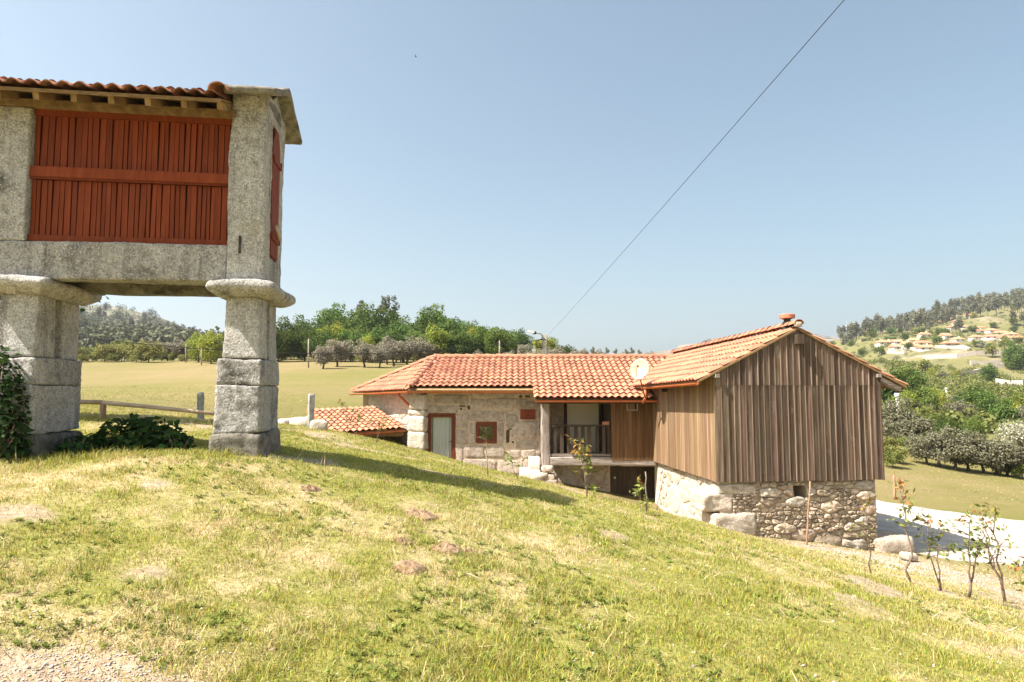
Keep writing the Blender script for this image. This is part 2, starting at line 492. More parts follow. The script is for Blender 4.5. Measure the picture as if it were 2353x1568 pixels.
M['granite'] = surf('granite', [(.25, (.23, .205, .185)), (.42, (.46, .425, .395)), (.6, (.60, .56, .53)), (.8, (.70, .67, .64))], 11, bump=1.0, bscale=30, bdist=.035, objvar=.12,
                    spots=[((.075, .068, .06), 1.5, .54, .70), ((.74, .70, .65), 2.2, .55, .68), ((.30, .24, .15), 1.1, .60, .74)], fine=[((.20, .18, .155), 55, .46, .72), ((.76, .73, .68), 42, .54, .76)], stripes=[((.11, .098, .085), 1.0, .53, .68), ((.74, .70, .66), 1.3, .56, .70)], rough=.95)
M['granite_dark'] = surf('granite_dark', [(.25, (.10, .09, .07)), (.5, (.25, .22, .18)), (.75, (.40, .36, .31))], 8, bump=1.0, bscale=28, bdist=.035, objvar=.15,
                    spots=[((.04, .037, .03), 2.5, .55, .70), ((.50, .47, .42), 6, .63, .72)], fine=[((.07, .065, .055), 80, .60, .68)], rough=.95)
M['house_stone'] = surf('house_stone', [(.25, (.29, .215, .16)), (.5, (.48, .385, .305)), (.75, (.64, .55, .465))], 6, bump=1.0, bscale=20, bdist=.035, objvar=.15, huevar=.006,
                    spots=[((.16, .12, .08), 3, .62, .72)], fine=[((.17, .14, .11), 40, .60, .68)], rough=.95)
M['pale_stone'] = surf('pale_stone', [(.25, (.36, .29, .225)), (.5, (.53, .45, .365)), (.75, (.65, .58, .49))], 7, bump=1.0, bscale=22, bdist=.035, objvar=.12, fine=[((.28, .24, .2), 50, .61, .69)], rough=.95)
M['rubble'] = surf('rubble_stone', [(.25, (.34, .25, .165)), (.5, (.52, .41, .30)), (.75, (.65, .56, .45))], 6, bump=1.0, bscale=22, bdist=.03, objvar=.28, huevar=.012, fine=[((.2, .15, .1), 50, .61, .69)], rough=.95)
M['slit'] = surf('brown_slate', [(.3, (.06, .04, .025)), (.7, (.13, .09, .055))], 8, bump=.5, rough=.9)
M['mortar'] = surf('mortar', [(.3, (.46, .335, .225)), (.5, (.56, .43, .31)), (.7, (.63, .52, .395))], 3, bump=.6, bscale=30, objvar=.05, fine=[((.25, .17, .1), 30, .60, .68)], rough=.97)
M['mortar_pale'] = surf('mortar_pale', [(.3, (.50, .41, .30)), (.5, (.62, .53, .42)), (.7, (.70, .63, .54))], 3, bump=.6, bscale=30, objvar=.05, fine=[((.40, .31, .22), 26, .60, .68)], rough=.97)
M['tile'] = surf('clay_tile', [(.25, (.33, .125, .072)), (.5, (.44, .185, .11)), (.75, (.49, .25, .165))], 7, bump=.15, bscale=50, objvar=.22, huevar=.006, isl=True, spots=[((.46, .30, .23), 5, .66, .85), ((.16, .08, .055), 3, .62, .80)], rough=.85, stripes=None)
M['tile_old'] = surf('weathered_tile', [(.25, (.10, .085, .07)), (.5, (.34, .13, .07)), (.75, (.5, .30, .2))], 9, bump=.4, bscale=50, objvar=.3, isl=True, spots=[((.06, .06, .055), 5, .55, .70)], rough=.95)
M['redwood'] = surf('red_painted_wood', [(.3, (.15, .025, .004)), (.5, (.195, .034, .006)), (.7, (.24, .046, .010))], 3, (6, 6, .6), bump=.35, bscale=30, objvar=.16, rough=.7, fine=[((.15, .035, .02), 14, .64, .72)])
M['gutter'] = surf('copper_brown_metal', [(.3, (.42, .11, .035)), (.7, (.52, .16, .055))], 2, bump=.05, objvar=.08, rough=.42)
M['rafter'] = surf('aged_rafter_wood', [(.3, (.17, .10, .045)), (.6, (.30, .19, .09)), (.8, (.36, .25, .14))], 3, (4, 1, 4), bump=.4, bscale=18, objvar=.2, rough=.85)
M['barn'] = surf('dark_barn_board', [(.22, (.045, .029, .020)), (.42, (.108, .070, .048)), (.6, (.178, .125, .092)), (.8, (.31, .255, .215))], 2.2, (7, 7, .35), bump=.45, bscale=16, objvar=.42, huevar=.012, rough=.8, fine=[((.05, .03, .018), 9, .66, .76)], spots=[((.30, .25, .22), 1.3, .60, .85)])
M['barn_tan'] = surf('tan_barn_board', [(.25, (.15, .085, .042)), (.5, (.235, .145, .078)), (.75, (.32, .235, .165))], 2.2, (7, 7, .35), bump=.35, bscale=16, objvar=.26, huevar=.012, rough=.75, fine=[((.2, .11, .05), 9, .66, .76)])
M['batten'] = surf('sunlit_batten', [(.25, (.12, .082, .057)), (.5, (.185, .13, .092)), (.75, (.30, .23, .18))], 2.2, (7, 7, .35), bump=.3, bscale=16, objvar=.42, rough=.8)  # paler than the boards: sunlight on the strip edges put into the colour
M['porch'] = surf('stained_porch_board', [(.25, (.085, .040, .016)), (.5, (.145, .074, .032)), (.75, (.22, .125, .062))], 2.2, (7, 7, .35), bump=.3, bscale=16, objvar=.28, rough=.7, fine=[((.11, .055, .022), 9, .66, .76)])
M['oldwood'] = surf('silvered_old_wood', [(.25, (.13, .10, .085)), (.5, (.33, .27, .23)), (.75, (.52, .45, .40))], 3, (9, 9, .5), bump=1.0, bscale=8, bdist=.02, objvar=.15, rough=.9, fine=[((.07, .055, .045), 7, .60, .70)])
M['oldbeam'] = surf('silvered_old_beam', [(.25, (.13, .10, .085)), (.5, (.33, .27, .23)), (.75, (.52, .45, .40))], 3, (.5, 9, 9), bump=1.0, bscale=8, bdist=.02, objvar=.15, rough=.9, fine=[((.07, .055, .045), 7, .60, .70)])
M['darkwood'] = surf('dark_wood', [(.3, (.045, .03, .02)), (.7, (.11, .075, .05))], 3, (7, 7, .4), bump=.4, bscale=16, objvar=.3, rough=.8)
M['frame'] = surf('red_brown_frame', [(.3, (.14, .036, .016)), (.7, (.19, .052, .022))], 4, (5, 5, .6), bump=.15, objvar=.08, rough=.5)
M['plaster'] = surf('cream_plaster', [(.3, (.74, .66, .52)), (.7, (.80, .72, .58))], 2, bump=.15, bscale=30, objvar=.03, rough=.95)
M['whitestep'] = surf('white_step_stone', [(.3, (.50, .45, .38)), (.7, (.62, .57, .50))], 4, bump=.3, bscale=30, objvar=.06, rough=.95)
M['curtain'] = surf('white_curtain', [(.3, (.90, .90, .88)), (.7, (.94, .94, .93))], 3, bump=.0, objvar=0, rough=.95)
M['dark'] = surf('interior_shade', [(.3, (.012, .011, .010)), (.7, (.02, .018, .016))], 3, bump=0, objvar=0, rough=.9)  # near-black colour that stands for the shade of enclosed spaces
M['sign'] = surf('rusted_plaque', [(.3, (.19, .035, .012)), (.7, (.27, .06, .02))], 12, bump=.15, objvar=0, rough=.6)
M['letter'] = surf('dark_letter', [(.3, (.03, .012, .008)), (.7, (.04, .016, .01))], 12, bump=0, objvar=0, rough=.7)
M['stalk'] = leafmat('dry_stalks', (.55, .42, .24), (.70, .56, .36), 0, .0, trans=.2)
M['metal'] = surf('grey_metal', [(.3, (.30, .30, .30)), (.7, (.42, .42, .42))], 6, bump=.1, objvar=.1, rough=.5)
M['dish'] = surf('painted_dish', [(.3, (.56, .33, .22)), (.7, (.63, .40, .28))], 2, bump=0, objvar=0, rough=.35)
M['iron'] = surf('dark_iron', [(.3, (.03, .025, .022)), (.7, (.07, .06, .05))], 9, bump=.3, objvar=.1, rough=.7)
M['concrete'] = surf('pole_concrete', [(.3, (.42, .38, .33)), (.7, (.56, .52, .47))], 5, bump=.2, objvar=.08, rough=.9)
M['black'] = surf('black_cable', [(.3, (.012, .012, .013)), (.7, (.02, .02, .021))], 5, bump=0, objvar=0, rough=.6)
M['log'] = surf('peeled_log', [(.3, (.34, .24, .16)), (.6, (.50, .39, .29)), (.8, (.60, .50, .40))], 4, (.6, 4, 4), bump=.4, bscale=20, objvar=.12, rough=.85)
M['stake'] = surf('stake_wood', [(.3, (.30, .17, .10)), (.7, (.46, .30, .2))], 5, (4, 4, .6), bump=.3, objvar=.2, rough=.85)
M['bark'] = surf('bark', [(.3, (.055, .042, .032)), (.7, (.16, .125, .10))], 6, (3, 3, .6), bump=.7, bscale=18, bdist=.03, objvar=.2, rough=.95)
M['twig'] = surf('sapling_bark', [(.3, (.14, .085, .06)), (.7, (.34, .25, .2))], 14, bump=.3, objvar=.2, rough=.9)
M['soil'] = surf('dug_soil', [(.3, (.16, .095, .055)), (.7, (.33, .22, .14))], 14, bump=.9, bscale=60, objvar=.12, rough=1.0)
M['pebble'] = surf('pebbles', [(.3, (.38, .28, .22)), (.7, (.66, .58, .51))], 6, bump=.2, objvar=.1, isl=True, rough=.9)
M['white'] = surf('white_paint', [(.3, (.74, .72, .68)), (.7, (.82, .80, .76))], 3, bump=0, objvar=.05, rough=.7)
M['hwall'] = surf('village_wall', [(.3, (.70, .64, .57)), (.7, (.80, .76, .70))], .6, bump=0, objvar=.14, huevar=.01, rough=.9)
M['hgrey'] = surf('village_stone', [(.3, (.36, .29, .23)), (.7, (.50, .42, .35))], .6, bump=0, objvar=.14, rough=.9)
M['hroof'] = surf('village_roof', [(.3, (.46, .19, .10)), (.7, (.60, .28, .17))], .8, (6, 1, 1), bump=0, objvar=.2, huevar=.01, rough=.9)
M['hwin'] = surf('village_window', [(.3, (.10, .08, .07)), (.7, (.16, .13, .11))], 1, bump=0, objvar=.3, rough=.4)
M['terrace'] = surf('terrace_stone', [(.3, (.42, .34, .27)), (.7, (.62, .54, .47))], 1.2, bump=.6, bscale=3, bdist=.2, objvar=.12, rough=.95)
k = NT('pane_glass'); k.b.inputs["Base Color"].default_value = rgb(.9, .95, .95); k.b.inputs["Roughness"].default_value = .03
_tr = k.n("ShaderNodeBsdfTransparent"); _tr.inputs[0].default_value = rgb(.95, .96, .96); _gl = k.n("ShaderNodeBsdfGlossy"); _gl.inputs["Roughness"].default_value = .02
_lw = k.n("ShaderNodeLayerWeight"); _lw.inputs[0].default_value = .25
_mx = k.n("ShaderNodeMixShader"); k.l(k.mapr(_lw.outputs["Fresnel"], 0, 1, .06, .9), _mx.inputs[0]); k.l(_tr.outputs[0], _mx.inputs[1]); k.l(_gl.outputs[0], _mx.inputs[2]); k.l(_mx.outputs[0], k.out.inputs[0])
M['glass'] = k.m
M['oak'] = leafmat('oak_leaves', (.070, .115, .024), (.135, .18, .040), .30, .018)
M['oak2'] = leafmat('hill_oak_leaves', (.10, .14, .035), (.18, .21, .06), .3, .025)
M['lime'] = leafmat('lime_green_leaves', (.20, .235, .035), (.32, .33, .06), .18, .014)
M['olive'] = leafmat('olive_leaves', (.215, .19, .135), (.325, .29, .22), .12, .010, trans=.25, islv=.2)
M['olive2'] = leafmat('valley_olive_leaves', (.15, .142, .086), (.225, .205, .135), .15, .012, trans=.25, rough=.8, islv=.2)
M['pine'] = leafmat('grey_green_needles', (.12, .12, .07), (.21, .195, .125), .25, .02, trans=.15)
M['farwood'] = leafmat('far_wood_leaves', (.10, .105, .06), (.15, .145, .085), 0, .0, trans=.15, islv=.12)
M['scrub'] = leafmat('scrub_leaves', (.16, .18, .045), (.29, .28, .09), .25, .025)
M['blossom'] = leafmat('pale_blossom', (.34, .32, .20), (.55, .52, .42), .1, .01)
M['sap'] = leafmat('sapling_leaves', (.13, .17, .035), (.26, .28, .07), .15, .02)
M['sapred'] = leafmat('red_young_leaves', (.34, .10, .035), (.42, .27, .08), .15, .015)
M['ivy'] = leafmat('dark_ivy_leaves', (.018, .045, .010), (.045, .085, .018), .1, .01, trans=.2, rough=.4)
M['broad'] = leafmat('dark_broad_leaves', (.020, .055, .012), (.06, .115, .022), .15, .012, trans=.25, rough=.4)
M['weed'] = leafmat('weed_leaves', (.12, .165, .03), (.24, .27, .06), .1, .012, trans=.3)
M['yellow'] = leafmat('yellow_petals', (.70, .36, .02), (.75, .45, .03), .05, .005)

# ================================================================ GROUND
def dry_f(x, y):
    d = n2(x, y, .6, 21, 3) * .38 + n2(x, y, 2.6, 22, 3) * .37 + n2(x, y, 9.0, 23, 2) * .25
    d = .0 + .66 * sstep(.40, .70, d)
    d = np.clip(d + .06 * sstep(-.6, -2.6, x) * (1 - sstep(6.5, 9, y)) + .30 * sstep(2.0, 7.5, x) * (1 - sstep(24, 34, y)), 0, 1)
    g = np.exp(-(((x - .3) / 1.5) ** 2 + ((y - 4.2) / 1.3) ** 2)) + np.exp(-(((x + 1.6) / 2.0) ** 2 + ((y - 11.5) / 2.0) ** 2)) + np.exp(-(((x + 6.) / 3.0) ** 2 + ((y - 10.5) / 1.6) ** 2))
    return np.clip(d - .35 * g, 0, 1)
_line = np.array([(-5.5, 20.4), (-3.6, 21.0), (-1, 21.0), (1.2, 19.9), (3, 18.8), (4.2, 17.2), (5.4, 15.6), (7.5, 15.7), (9.8, 15.2), (9.4, 12.4), (8.6, 10.6), (8.6, 8.5)])
def bare_f(x, y):
    d = np.full(np.shape(x), 1e9)
    for i in range(len(_line) - 1):
        a, b = _line[i], _line[i + 1]; ab = b - a; L = (ab ** 2).sum()
        t = np.clip(((x - a[0]) * ab[0] + (y - a[1]) * ab[1]) / L, 0, 1)
        d = np.minimum(d, np.hypot(x - a[0] - t * ab[0], y - a[1] - t * ab[1]))
    nz = n2(x, y, 1.7, 31, 3)
    b = np.clip(1 - d / (.75 + .55 * sstep(5, 8, x)) + (nz - .5) * 1.6, 0, 1) * .85
    gpos = np.exp(-(((x + 2.35) / .75) ** 2 + ((y - 3.35) / .55) ** 2)) + .6 * np.exp(-(((x + 1.6) / .7) ** 2 + ((y - 3.2) / .25) ** 2))
    b = np.maximum(b, sstep(.55, 1.1, gpos + (nz - .5) * 1.3) * .85)
    b = np.maximum(b, sstep(.66, .74, n2(x, y, .9, 41, 3)) * .8 * (1 - sstep(14, 20, np.hypot(x, y))))
    b = np.maximum(b, np.exp(-(((y - 14.6 - .12 * (x + 8)) / .45) ** 2)) * sstep(-3.5, -5, x) * sstep(.35, .6, nz) * .8)
    return b

azs = np.concatenate([np.linspace(-math.pi, -1.0, 50, endpoint=False), np.linspace(-1.0, -.72, 40, endpoint=False), np.linspace(-.72, .72, 420, endpoint=False), np.linspace(.72, 1.0, 40, endpoint=False), np.linspace(1.0, math.pi, 50)])
rs = np.concatenate([[.3, .8, 1.3], np.geomspace(1.8, 60, 200), np.geomspace(61, 1600, 170), [2200, 3200, 4500, 6500, 9000]])
AA, RR = np.meshgrid(azs, rs)
gx = (np.sin(AA) * RR).ravel(); gy = (np.cos(AA) * RR).ravel()
gz = H(gx, gy)
nA = len(azs); nR = len(rs)
ii, jj = np.meshgrid(np.arange(nR - 1), np.arange(nA - 1), indexing='ij')
quads = np.stack([ii * nA + jj, ii * nA + jj + 1, (ii + 1) * nA + jj + 1, (ii + 1) * nA + jj], -1).reshape(-1, 4)[:, ::-1]
k = NT('ground_cover')
tc = k.n("ShaderNodeTexCoord"); pos = tc.outputs["Object"]
def attr(k, nm): a = k.n("ShaderNodeAttribute"); a.attribute_name = nm; return a.outputs["Fac"]
n_big = k.noise(pos, .12, 5); n_mid = k.noise(pos, 1.3, 5); n_fine = k.noise(pos, 14, 4, .7)
green = k.ramp(n_fine, [(.25, (.13, .135, .028)), (.5, (.26, .245, .06)), (.75, (.40, .34, .12))])
straw = k.ramp(n_fine, [(.25, (.38, .265, .15)), (.5, (.60, .44, .27)), (.75, (.70, .55, .40))])
near_c = k.mix(k.math('ADD', attr(k, 'dry'), k.mapr(n_mid, .3, .7, -.2, .2), True), green, straw)
field = k.mix(k.mapr(n_big, .3, .7, 0, 1), (.16, .153, .044), (.205, .175, .064))
field = k.mix(k.mapr(k.noise(pos, .035, 5, .7), .42, .62, 0, .8), field, (.29, .205, .115))
field = k.mix(k.mapr(k.noise(pos, 3.0, 4, .7), .35, .75, .0, .45), field, (.125, .118, .03))
mpf = k.n('ShaderNodeMapping'); mpf.inputs['Scale'].default_value = (.06, .9, 1); mpf.inputs['Rotation'].default_value = (0, 0, .25); k.l(pos, mpf.inputs['Vector'])
field = k.mix(k.mapr(k.noise(mpf.outputs[0], 1.0, 5, .65), .50, .66, 0, .5), field, (.225, .17, .085))
field = k.mix(k.mapr(k.noise(pos, .8, 3, .6), .64, .72, 0, .6), field, (.10, .105, .03))
col = k.mix(attr(k, 'farf'), near_c, field)
hillc = k.ramp(k.noise(pos, .022, 8, .7), [(.3, (.085, .09, .038)), (.45, (.15, .14, .06)), (.56, (.21, .18, .095)), (.66, (.33, .255, .18)), (.8, (.44, .36, .29))])
hillc = k.mix(k.mapr(k.noise(pos, .11, 6, .75), .48, .62, 0, .75), hillc, (.065, .08, .025))
hillc = k.mix(k.mapr(k.noise(pos, .03, 5, .6, 1.0), .46, .54, 0, .8), hillc, (.175, .16, .062))
col = k.mix(attr(k, 'hill'), col, hillc)
moor = k.ramp(k.noise(pos, .012, 8, .72), [(.3, (.08, .085, .055)), (.5, (.14, .135, .085)), (.62, (.25, .205, .16)), (.75, (.38, .31, .27))])
col = k.mix(attr(k, 'moor'), col, moor)
soilc = k.ramp(n_fine, [(.25, (.26, .175, .12)), (.5, (.43, .315, .23)), (.75, (.57, .46, .375))])
col = k.mix(attr(k, 'bare'), col, soilc)
k.l(col, k.b.inputs["Base Color"]); k.b.inputs["Roughness"].default_value = 1.0; k.b.inputs["Specular IOR Level"].default_value = .1
bp = k.n("ShaderNodeBump"); bp.inputs["Strength"].default_value = .8; bp.inputs["Distance"].default_value = .04
k.l(k.math('ADD', k.noise(pos, 30, 5, .75), k.math('MULTIPLY', n_mid, 1.5)), bp.inputs["Height"]); k.l(bp.outputs[0], k.b.inputs["Normal"])
M['ground'] = k.m
gme = mk_np('ground', np.stack([gx, gy, gz], 1), quads.ravel(), 4, M['ground'])
gr = np.hypot(gx, gy); gaz = np.arctan2(gx, gy)
right = sstep(.28, .42, gaz)
farf = sstep(11, 24, gr)
hill = np.clip(sstep(46, 62, gr) * right + sstep(110, 170, gr) * (1 - right), 0, 1)
moor = sstep(200, 420, gr) * (1 - sstep(-.1, .2, gaz))
for nm, v in (('dry', dry_f(gx, gy)), ('bare', bare_f(gx, gy) * (1 - sstep(40, 60, gr))), ('farf', farf), ('hill', hill), ('moor', moor)):
    gme.attributes.new(nm, 'FLOAT', 'POINT').data.foreach_set("value", np.asarray(v, np.float32))
gme.polygons.foreach_set("use_smooth", [True] * len(gme.polygons))
tag(ob('ground', gme), kind='structure')

# ---------------------------------------------------------------- road beside the barn
def catmull(pts, n):
    pts = np.array(pts, float); out = []
    q = np.vstack([2 * pts[0] - pts[1], pts, 2 * pts[-1] - pts[-2]])
    for i in range(1, len(q) - 2):
        for t in np.linspace(0, 1, n, endpoint=False):
            a, b, c, d = q[i - 1], q[i], q[i + 1], q[i + 2]
            out.append(.5 * (2 * b + (c - a) * t + (2 * a - 5 * b + 4 * c - d) * t * t + (3 * b - a - 3 * c + d) * t ** 3))
    out.append(pts[-1]); return np.array(out)
eL = catmull([(27, 11.5), (17, 14.6), (13.0, 15.85), (10.7, 16.7), (10.35, 18.5), (9.9, 23), (9.2, 32)], 16)
eR = catmull([(27, 19.2), (21, 20.6), (17.6, 21.9), (16.1, 23.4), (14.7, 25.8), (13.6, 29), (12.6, 33)], 16)
nw = 14
rv = []; 
for i in range(len(eL)):
    wob = (n2([i * .45], [3.0], 1.0, 55)[0] - .5) * .5; wob2 = (n2([i * .45], [9.0], 1.0, 56)[0] - .5) * .5
    for j in range(nw + 1):
        t = j / nw; p = eL[i] * (1 - t) + eR[i] * t
        if j == 0: p = p + (eL[i] - eR[i]) / np.linalg.norm(eL[i] - eR[i]) * wob
        if j == nw: p = p - (eL[i] - eR[i]) / np.linalg.norm(eL[i] - eR[i]) * wob2
        rv.append(p)
rv = np.array(rv); rz = H(rv[:, 0], rv[:, 1], True) + .03 - .12 * ((np.arange(len(rv)) % (nw + 1) == 0) | (np.arange(len(rv)) % (nw + 1) == nw))
rq = [(i * (nw + 1) + j, i * (nw + 1) + j + 1, (i + 1) * (nw + 1) + j + 1, (i + 1) * (nw + 1) + j) for i in range(len(eL) - 1) for j in range(nw)]
M['road'] = surf('pale_gravel_road', [(.3, (.37, .32, .285)), (.5, (.45, .395, .35)), (.7, (.51, .46, .415))], .8, bump=.5, bscale=40, bdist=.01, objvar=0, fine=[((.40, .33, .28), 60, .58, .66)], spots=[((.32, .265, .22), 1.1, .50, .66), ((.55, .50, .455), .5, .52, .66)], rough=1.0)
rme = mk('road', [(a, b, c) for (a, b), c in zip(rv, rz)], [q[::-1] for q in rq], M['road'], True)
tag(ob('road', rme), kind='structure')

# ---------------------------------------------------------------- grass
def grass_blades(name, label, n, rmin, rmax, az0, az1, hmin, hmax, wid, power, seed, keep=None, tallfn=None):
    g = np.random.default_rng(seed)
    u = g.random(n)
    e = 2 - power
    r = (rmin ** e + u * (rmax ** e - rmin ** e)) ** (1 / e)
    az = az0 + g.random(n) * (az1 - az0)
    x = np.sin(az) * r; y = np.cos(az) * r
    bare = bare_f(x, y); dry = dry_f(x, y)
    clump = n2(x, y, 3.0, 77, 2)
    ok = g.random(n) > bare * 1.05
    ok &= g.random(n) < (.35 + clump * .9)
    if keep is not None: ok &= keep(x, y)
    x, y, r, dry, clump = x[ok], y[ok], r[ok], dry[ok], clump[ok]; n = len(x)
    z = H(x, y) - .004
    hgt = (hmin + (hmax - hmin) * g.random(n) ** 1.6) * (.35 + 1.3 * clump ** 1.5) * (1.15 - .35 * dry)
    if tallfn is not None: hgt = hgt * tallfn(x, y)
    w = wid * (.7 + .6 * g.random(n)) * (1 + .07 * r)
    th = g.random(n) * 2 * np.pi; dx, dy = np.cos(th), np.sin(th)
    lean = g.random(n) * 1.15 + dry * .4; la = g.random(n) * 2 * np.pi
    lx, ly = np.cos(la) * lean * hgt, np.sin(la) * lean * hgt
    b = np.stack([x, y, z], 1); d = np.stack([dx * w / 2, dy * w / 2, 0 * w], 1)
    mid = b + np.stack([lx * .35, ly * .35, hgt * .6], 1); tip = b + np.stack([lx, ly, hgt * (1 - .25 * lean)], 1)
    V = np.stack([b - d, b + d, mid + d * .75, mid - d * .75, tip], 1).reshape(-1, 3)
    o = np.arange(n)[:, None] * 5
    tri = np.concatenate([o + np.array([[0, 1, 2]]), o + np.array([[0, 2, 3]]), o + np.array([[3, 2, 4]])], 1).ravel()
    me = mk_np(name, V, tri, 3, M['grass'])
    # the blade's own colour: fresh green to straw
    mixv = np.clip(dry * .95 + (g.random(n) - .5) * .9, 0, 1)
    gcol = np.stack([.27 + .22 * g.random(n), .30 + .16 * g.random(n), .035 + .045 * g.random(n)], 1) * (.55 + .55 * g.random((n, 1)))
    scol = np.stack([.62 + .16 * g.random(n), .46 + .14 * g.random(n), .24 + .15 * g.random(n)], 1)
    c = gcol * (1 - mixv[:, None]) + scol * mixv[:, None]
    c = np.repeat(np.concatenate([c, np.ones((n, 1))], 1), 5, axis=0)
    me.color_attributes.new('col', 'FLOAT_COLOR', 'POINT').data.foreach_set("color", c.astype(np.float32).ravel())
    return tag(ob(name, me), label, 'grass', kind='stuff')
k = NT('grass_blade')
a = k.n("ShaderNodeAttribute"); a.attribute_name = 'col'
k.l(a.outputs["Color"], k.b.inputs["Base Color"]); k.b.inputs["Roughness"].default_value = .65; k.b.inputs["Specular IOR Level"].default_value = .25
tr = k.n("ShaderNodeBsdfTranslucent"); k.l(a.outputs["Color"], tr.inputs[0]); mx = k.n("ShaderNodeMixShader"); mx.inputs[0].default_value = .35
k.l(k.b.outputs[0], mx.inputs[1]); k.l(tr.outputs[0], mx.inputs[2]); k.l(mx.outputs[0], k.out.inputs[0])
M['grass'] = k.m
def not_built(x, y):
    m = np.ones(len(x), bool)
    m &= ~((y > 22.1) & (x > -3.2) & (x < 9.5) & (y < 30))
    m &= ~((y > 16.5 + .11 * (x - 5.2)) & (x > 5.15 - .11 * (y - 16.5)) & (x < 9.4) & (y < 30))
    m &= ~((y > 21.2) & (x > 1.0) & (x < 5))
    m &= ~((x > 10.2) & (y > 15.5 - .25 * (x - 13)) & (y < 26))
    return m
def tall(x, y):
    gdist = np.minimum(np.hypot((x + 3.4) / .75, (y - 8.35) / .3), np.minimum(np.hypot((x + 6.0) / .9, (y - 7.7) / .35), np.hypot((x + 4.9) / 1.4, (y - 8.0) / .25)))
    return 1 + 1.4 * np.exp(-gdist ** 2) + .5 * np.exp(-(((x + .1) / 1.0) ** 2 + ((y - 3.9) / .8) ** 2))
if not globals().get('QUICK'):
    grass_blades('lawn_grass', 'short green and straw coloured grass over the sloping lawn', 640000, 2.2, 24, -.78, .78, .018, .066, .0042, 1.35, 101, not_built, tall)
    grass_blades('meadow_grass', 'yellow green meadow grass on the field beyond the buildings', 40000, 22, 60, -.70, .72, .015, .05, .012, 1.3, 103, lambda x, y: not_built(x, y) & ((x < -3.5 - .55 * (y - 22)) | (x > 10.5)))

# broad-leaved weeds lying in the lawn
def leaf_quads(c, nrm, up, ln, wd):
    """pointed folded leaves; c,nrm,up (N,3) arrays"""
    nrm = nrm / (np.linalg.norm(nrm, axis=1, keepdims=True) + 1e-9)
    up = up - nrm * (up * nrm).sum(1, keepdims=True); up = up / (np.linalg.norm(up, axis=1, keepdims=True) + 1e-9)
    s = np.cross(nrm, up)
    V = np.stack([c, c + up * ln * .45 + s * wd * .5 + nrm * wd * .12, c + up * ln, c + up * ln * .45 - s * wd * .5 + nrm * wd * .12], 1).reshape(-1, 3)
    return V
def leaves_mesh(name, V, mat):
    return mk_np(name, V, np.arange(len(V)), 4, mat)
g = np.random.default_rng(5)
nw_ = 7000
r = (2.4 ** .6 + g.random(nw_) * (18 ** .6 - 2.4 ** .6)) ** (1 / .6); az = -.78 + 1.56 * g.random(nw_)
wx, wy = np.sin(az) * r, np.cos(az) * r
ok = (n2(wx, wy, .8, 91, 2) > .52) & (bare_f(wx, wy) < .5) & not_built(wx, wy); wx, wy = wx[ok], wy[ok]
rep = 9; wx = np.repeat(wx, rep) + (g.random(len(wx) * rep) - .5) * .03; wy = np.repeat(wy, rep) + (g.random(len(wy) * rep) - .5) * .03
th = g.random(len(wx)) * 2 * np.pi; el = .15 + .6 * g.random(len(wx))
upv = np.stack([np.cos(th) * np.cos(el), np.sin(th) * np.cos(el), np.sin(el)], 1); nr = np.stack([-np.cos(th) * np.sin(el), -np.sin(th) * np.sin(el), np.cos(el)], 1)
V = leaf_quads(np.stack([wx, wy, H(wx, wy) + .005], 1), nr, upv, (.02 + .04 * g.random(len(wx)))[:, None], (.008 + .012 * g.random(len(wx)))[:, None])
tag(ob('lawn_weeds', leaves_mesh('lawn_weeds', V, M['weed'])), 'low broad-leaved weeds scattered through the lawn', 'weeds', kind='stuff')

# pebbles on the worn patch
def pebbles(name, label, n, cx, cy, sx, sy, size, seed):
    g = np.random.default_rng(seed)
    x = cx + g.normal(size=n) * sx; y = cy + g.normal(size=n) * sy; ok = y > 1.5; x, y = x[ok], y[ok]; n = len(x)
    z = H(x, y)
    oct_ = np.array([(1, 0, 0), (0, 1, 0), (-1, 0, 0), (0, -1, 0), (0, 0, .7), (0, 0, -.7)], float)
    of = np.array([(0, 1, 4), (1, 2, 4), (2, 3, 4), (3, 0, 4), (1, 0, 5), (2, 1, 5), (3, 2, 5), (0, 3, 5)])
    s = size * (.4 + g.random((n, 1, 1)) ** 2 * 1.4)
    th = g.random(n) * 6.28; R = np.stack([np.stack([np.cos(th), -np.sin(th), 0 * th], 1), np.stack([np.sin(th), np.cos(th), 0 * th], 1), np.stack([0 * th, 0 * th, 0 * th + 1], 1)], 1)
    v = (oct_[None] * (1 + .5 * (g.random((n, 6, 3)) - .5))) * s * np.array([1, .75, .6])
    v = np.einsum('nij,nkj->nki', R, v) + np.stack([x, y, z + .003], 1)[:, None]
    f = (np.arange(n)[:, None, None] * 6 + of[None]).ravel()
    return tag(ob(name, mk_np(name, v.reshape(-1, 3), f, 3, M['pebble'])), label, 'gravel', kind='stuff')
pebbles('gravel', 'pinkish gravel on the worn patch at the lawn edge', 3000, -2.35, 3.3, .55, .38, .008, 3)
pebbles('path_gravel', 'loose stones on the bare soil around the barn foot', 2600, 8.6, 14.6, 1.2, 1.1, .022, 4)

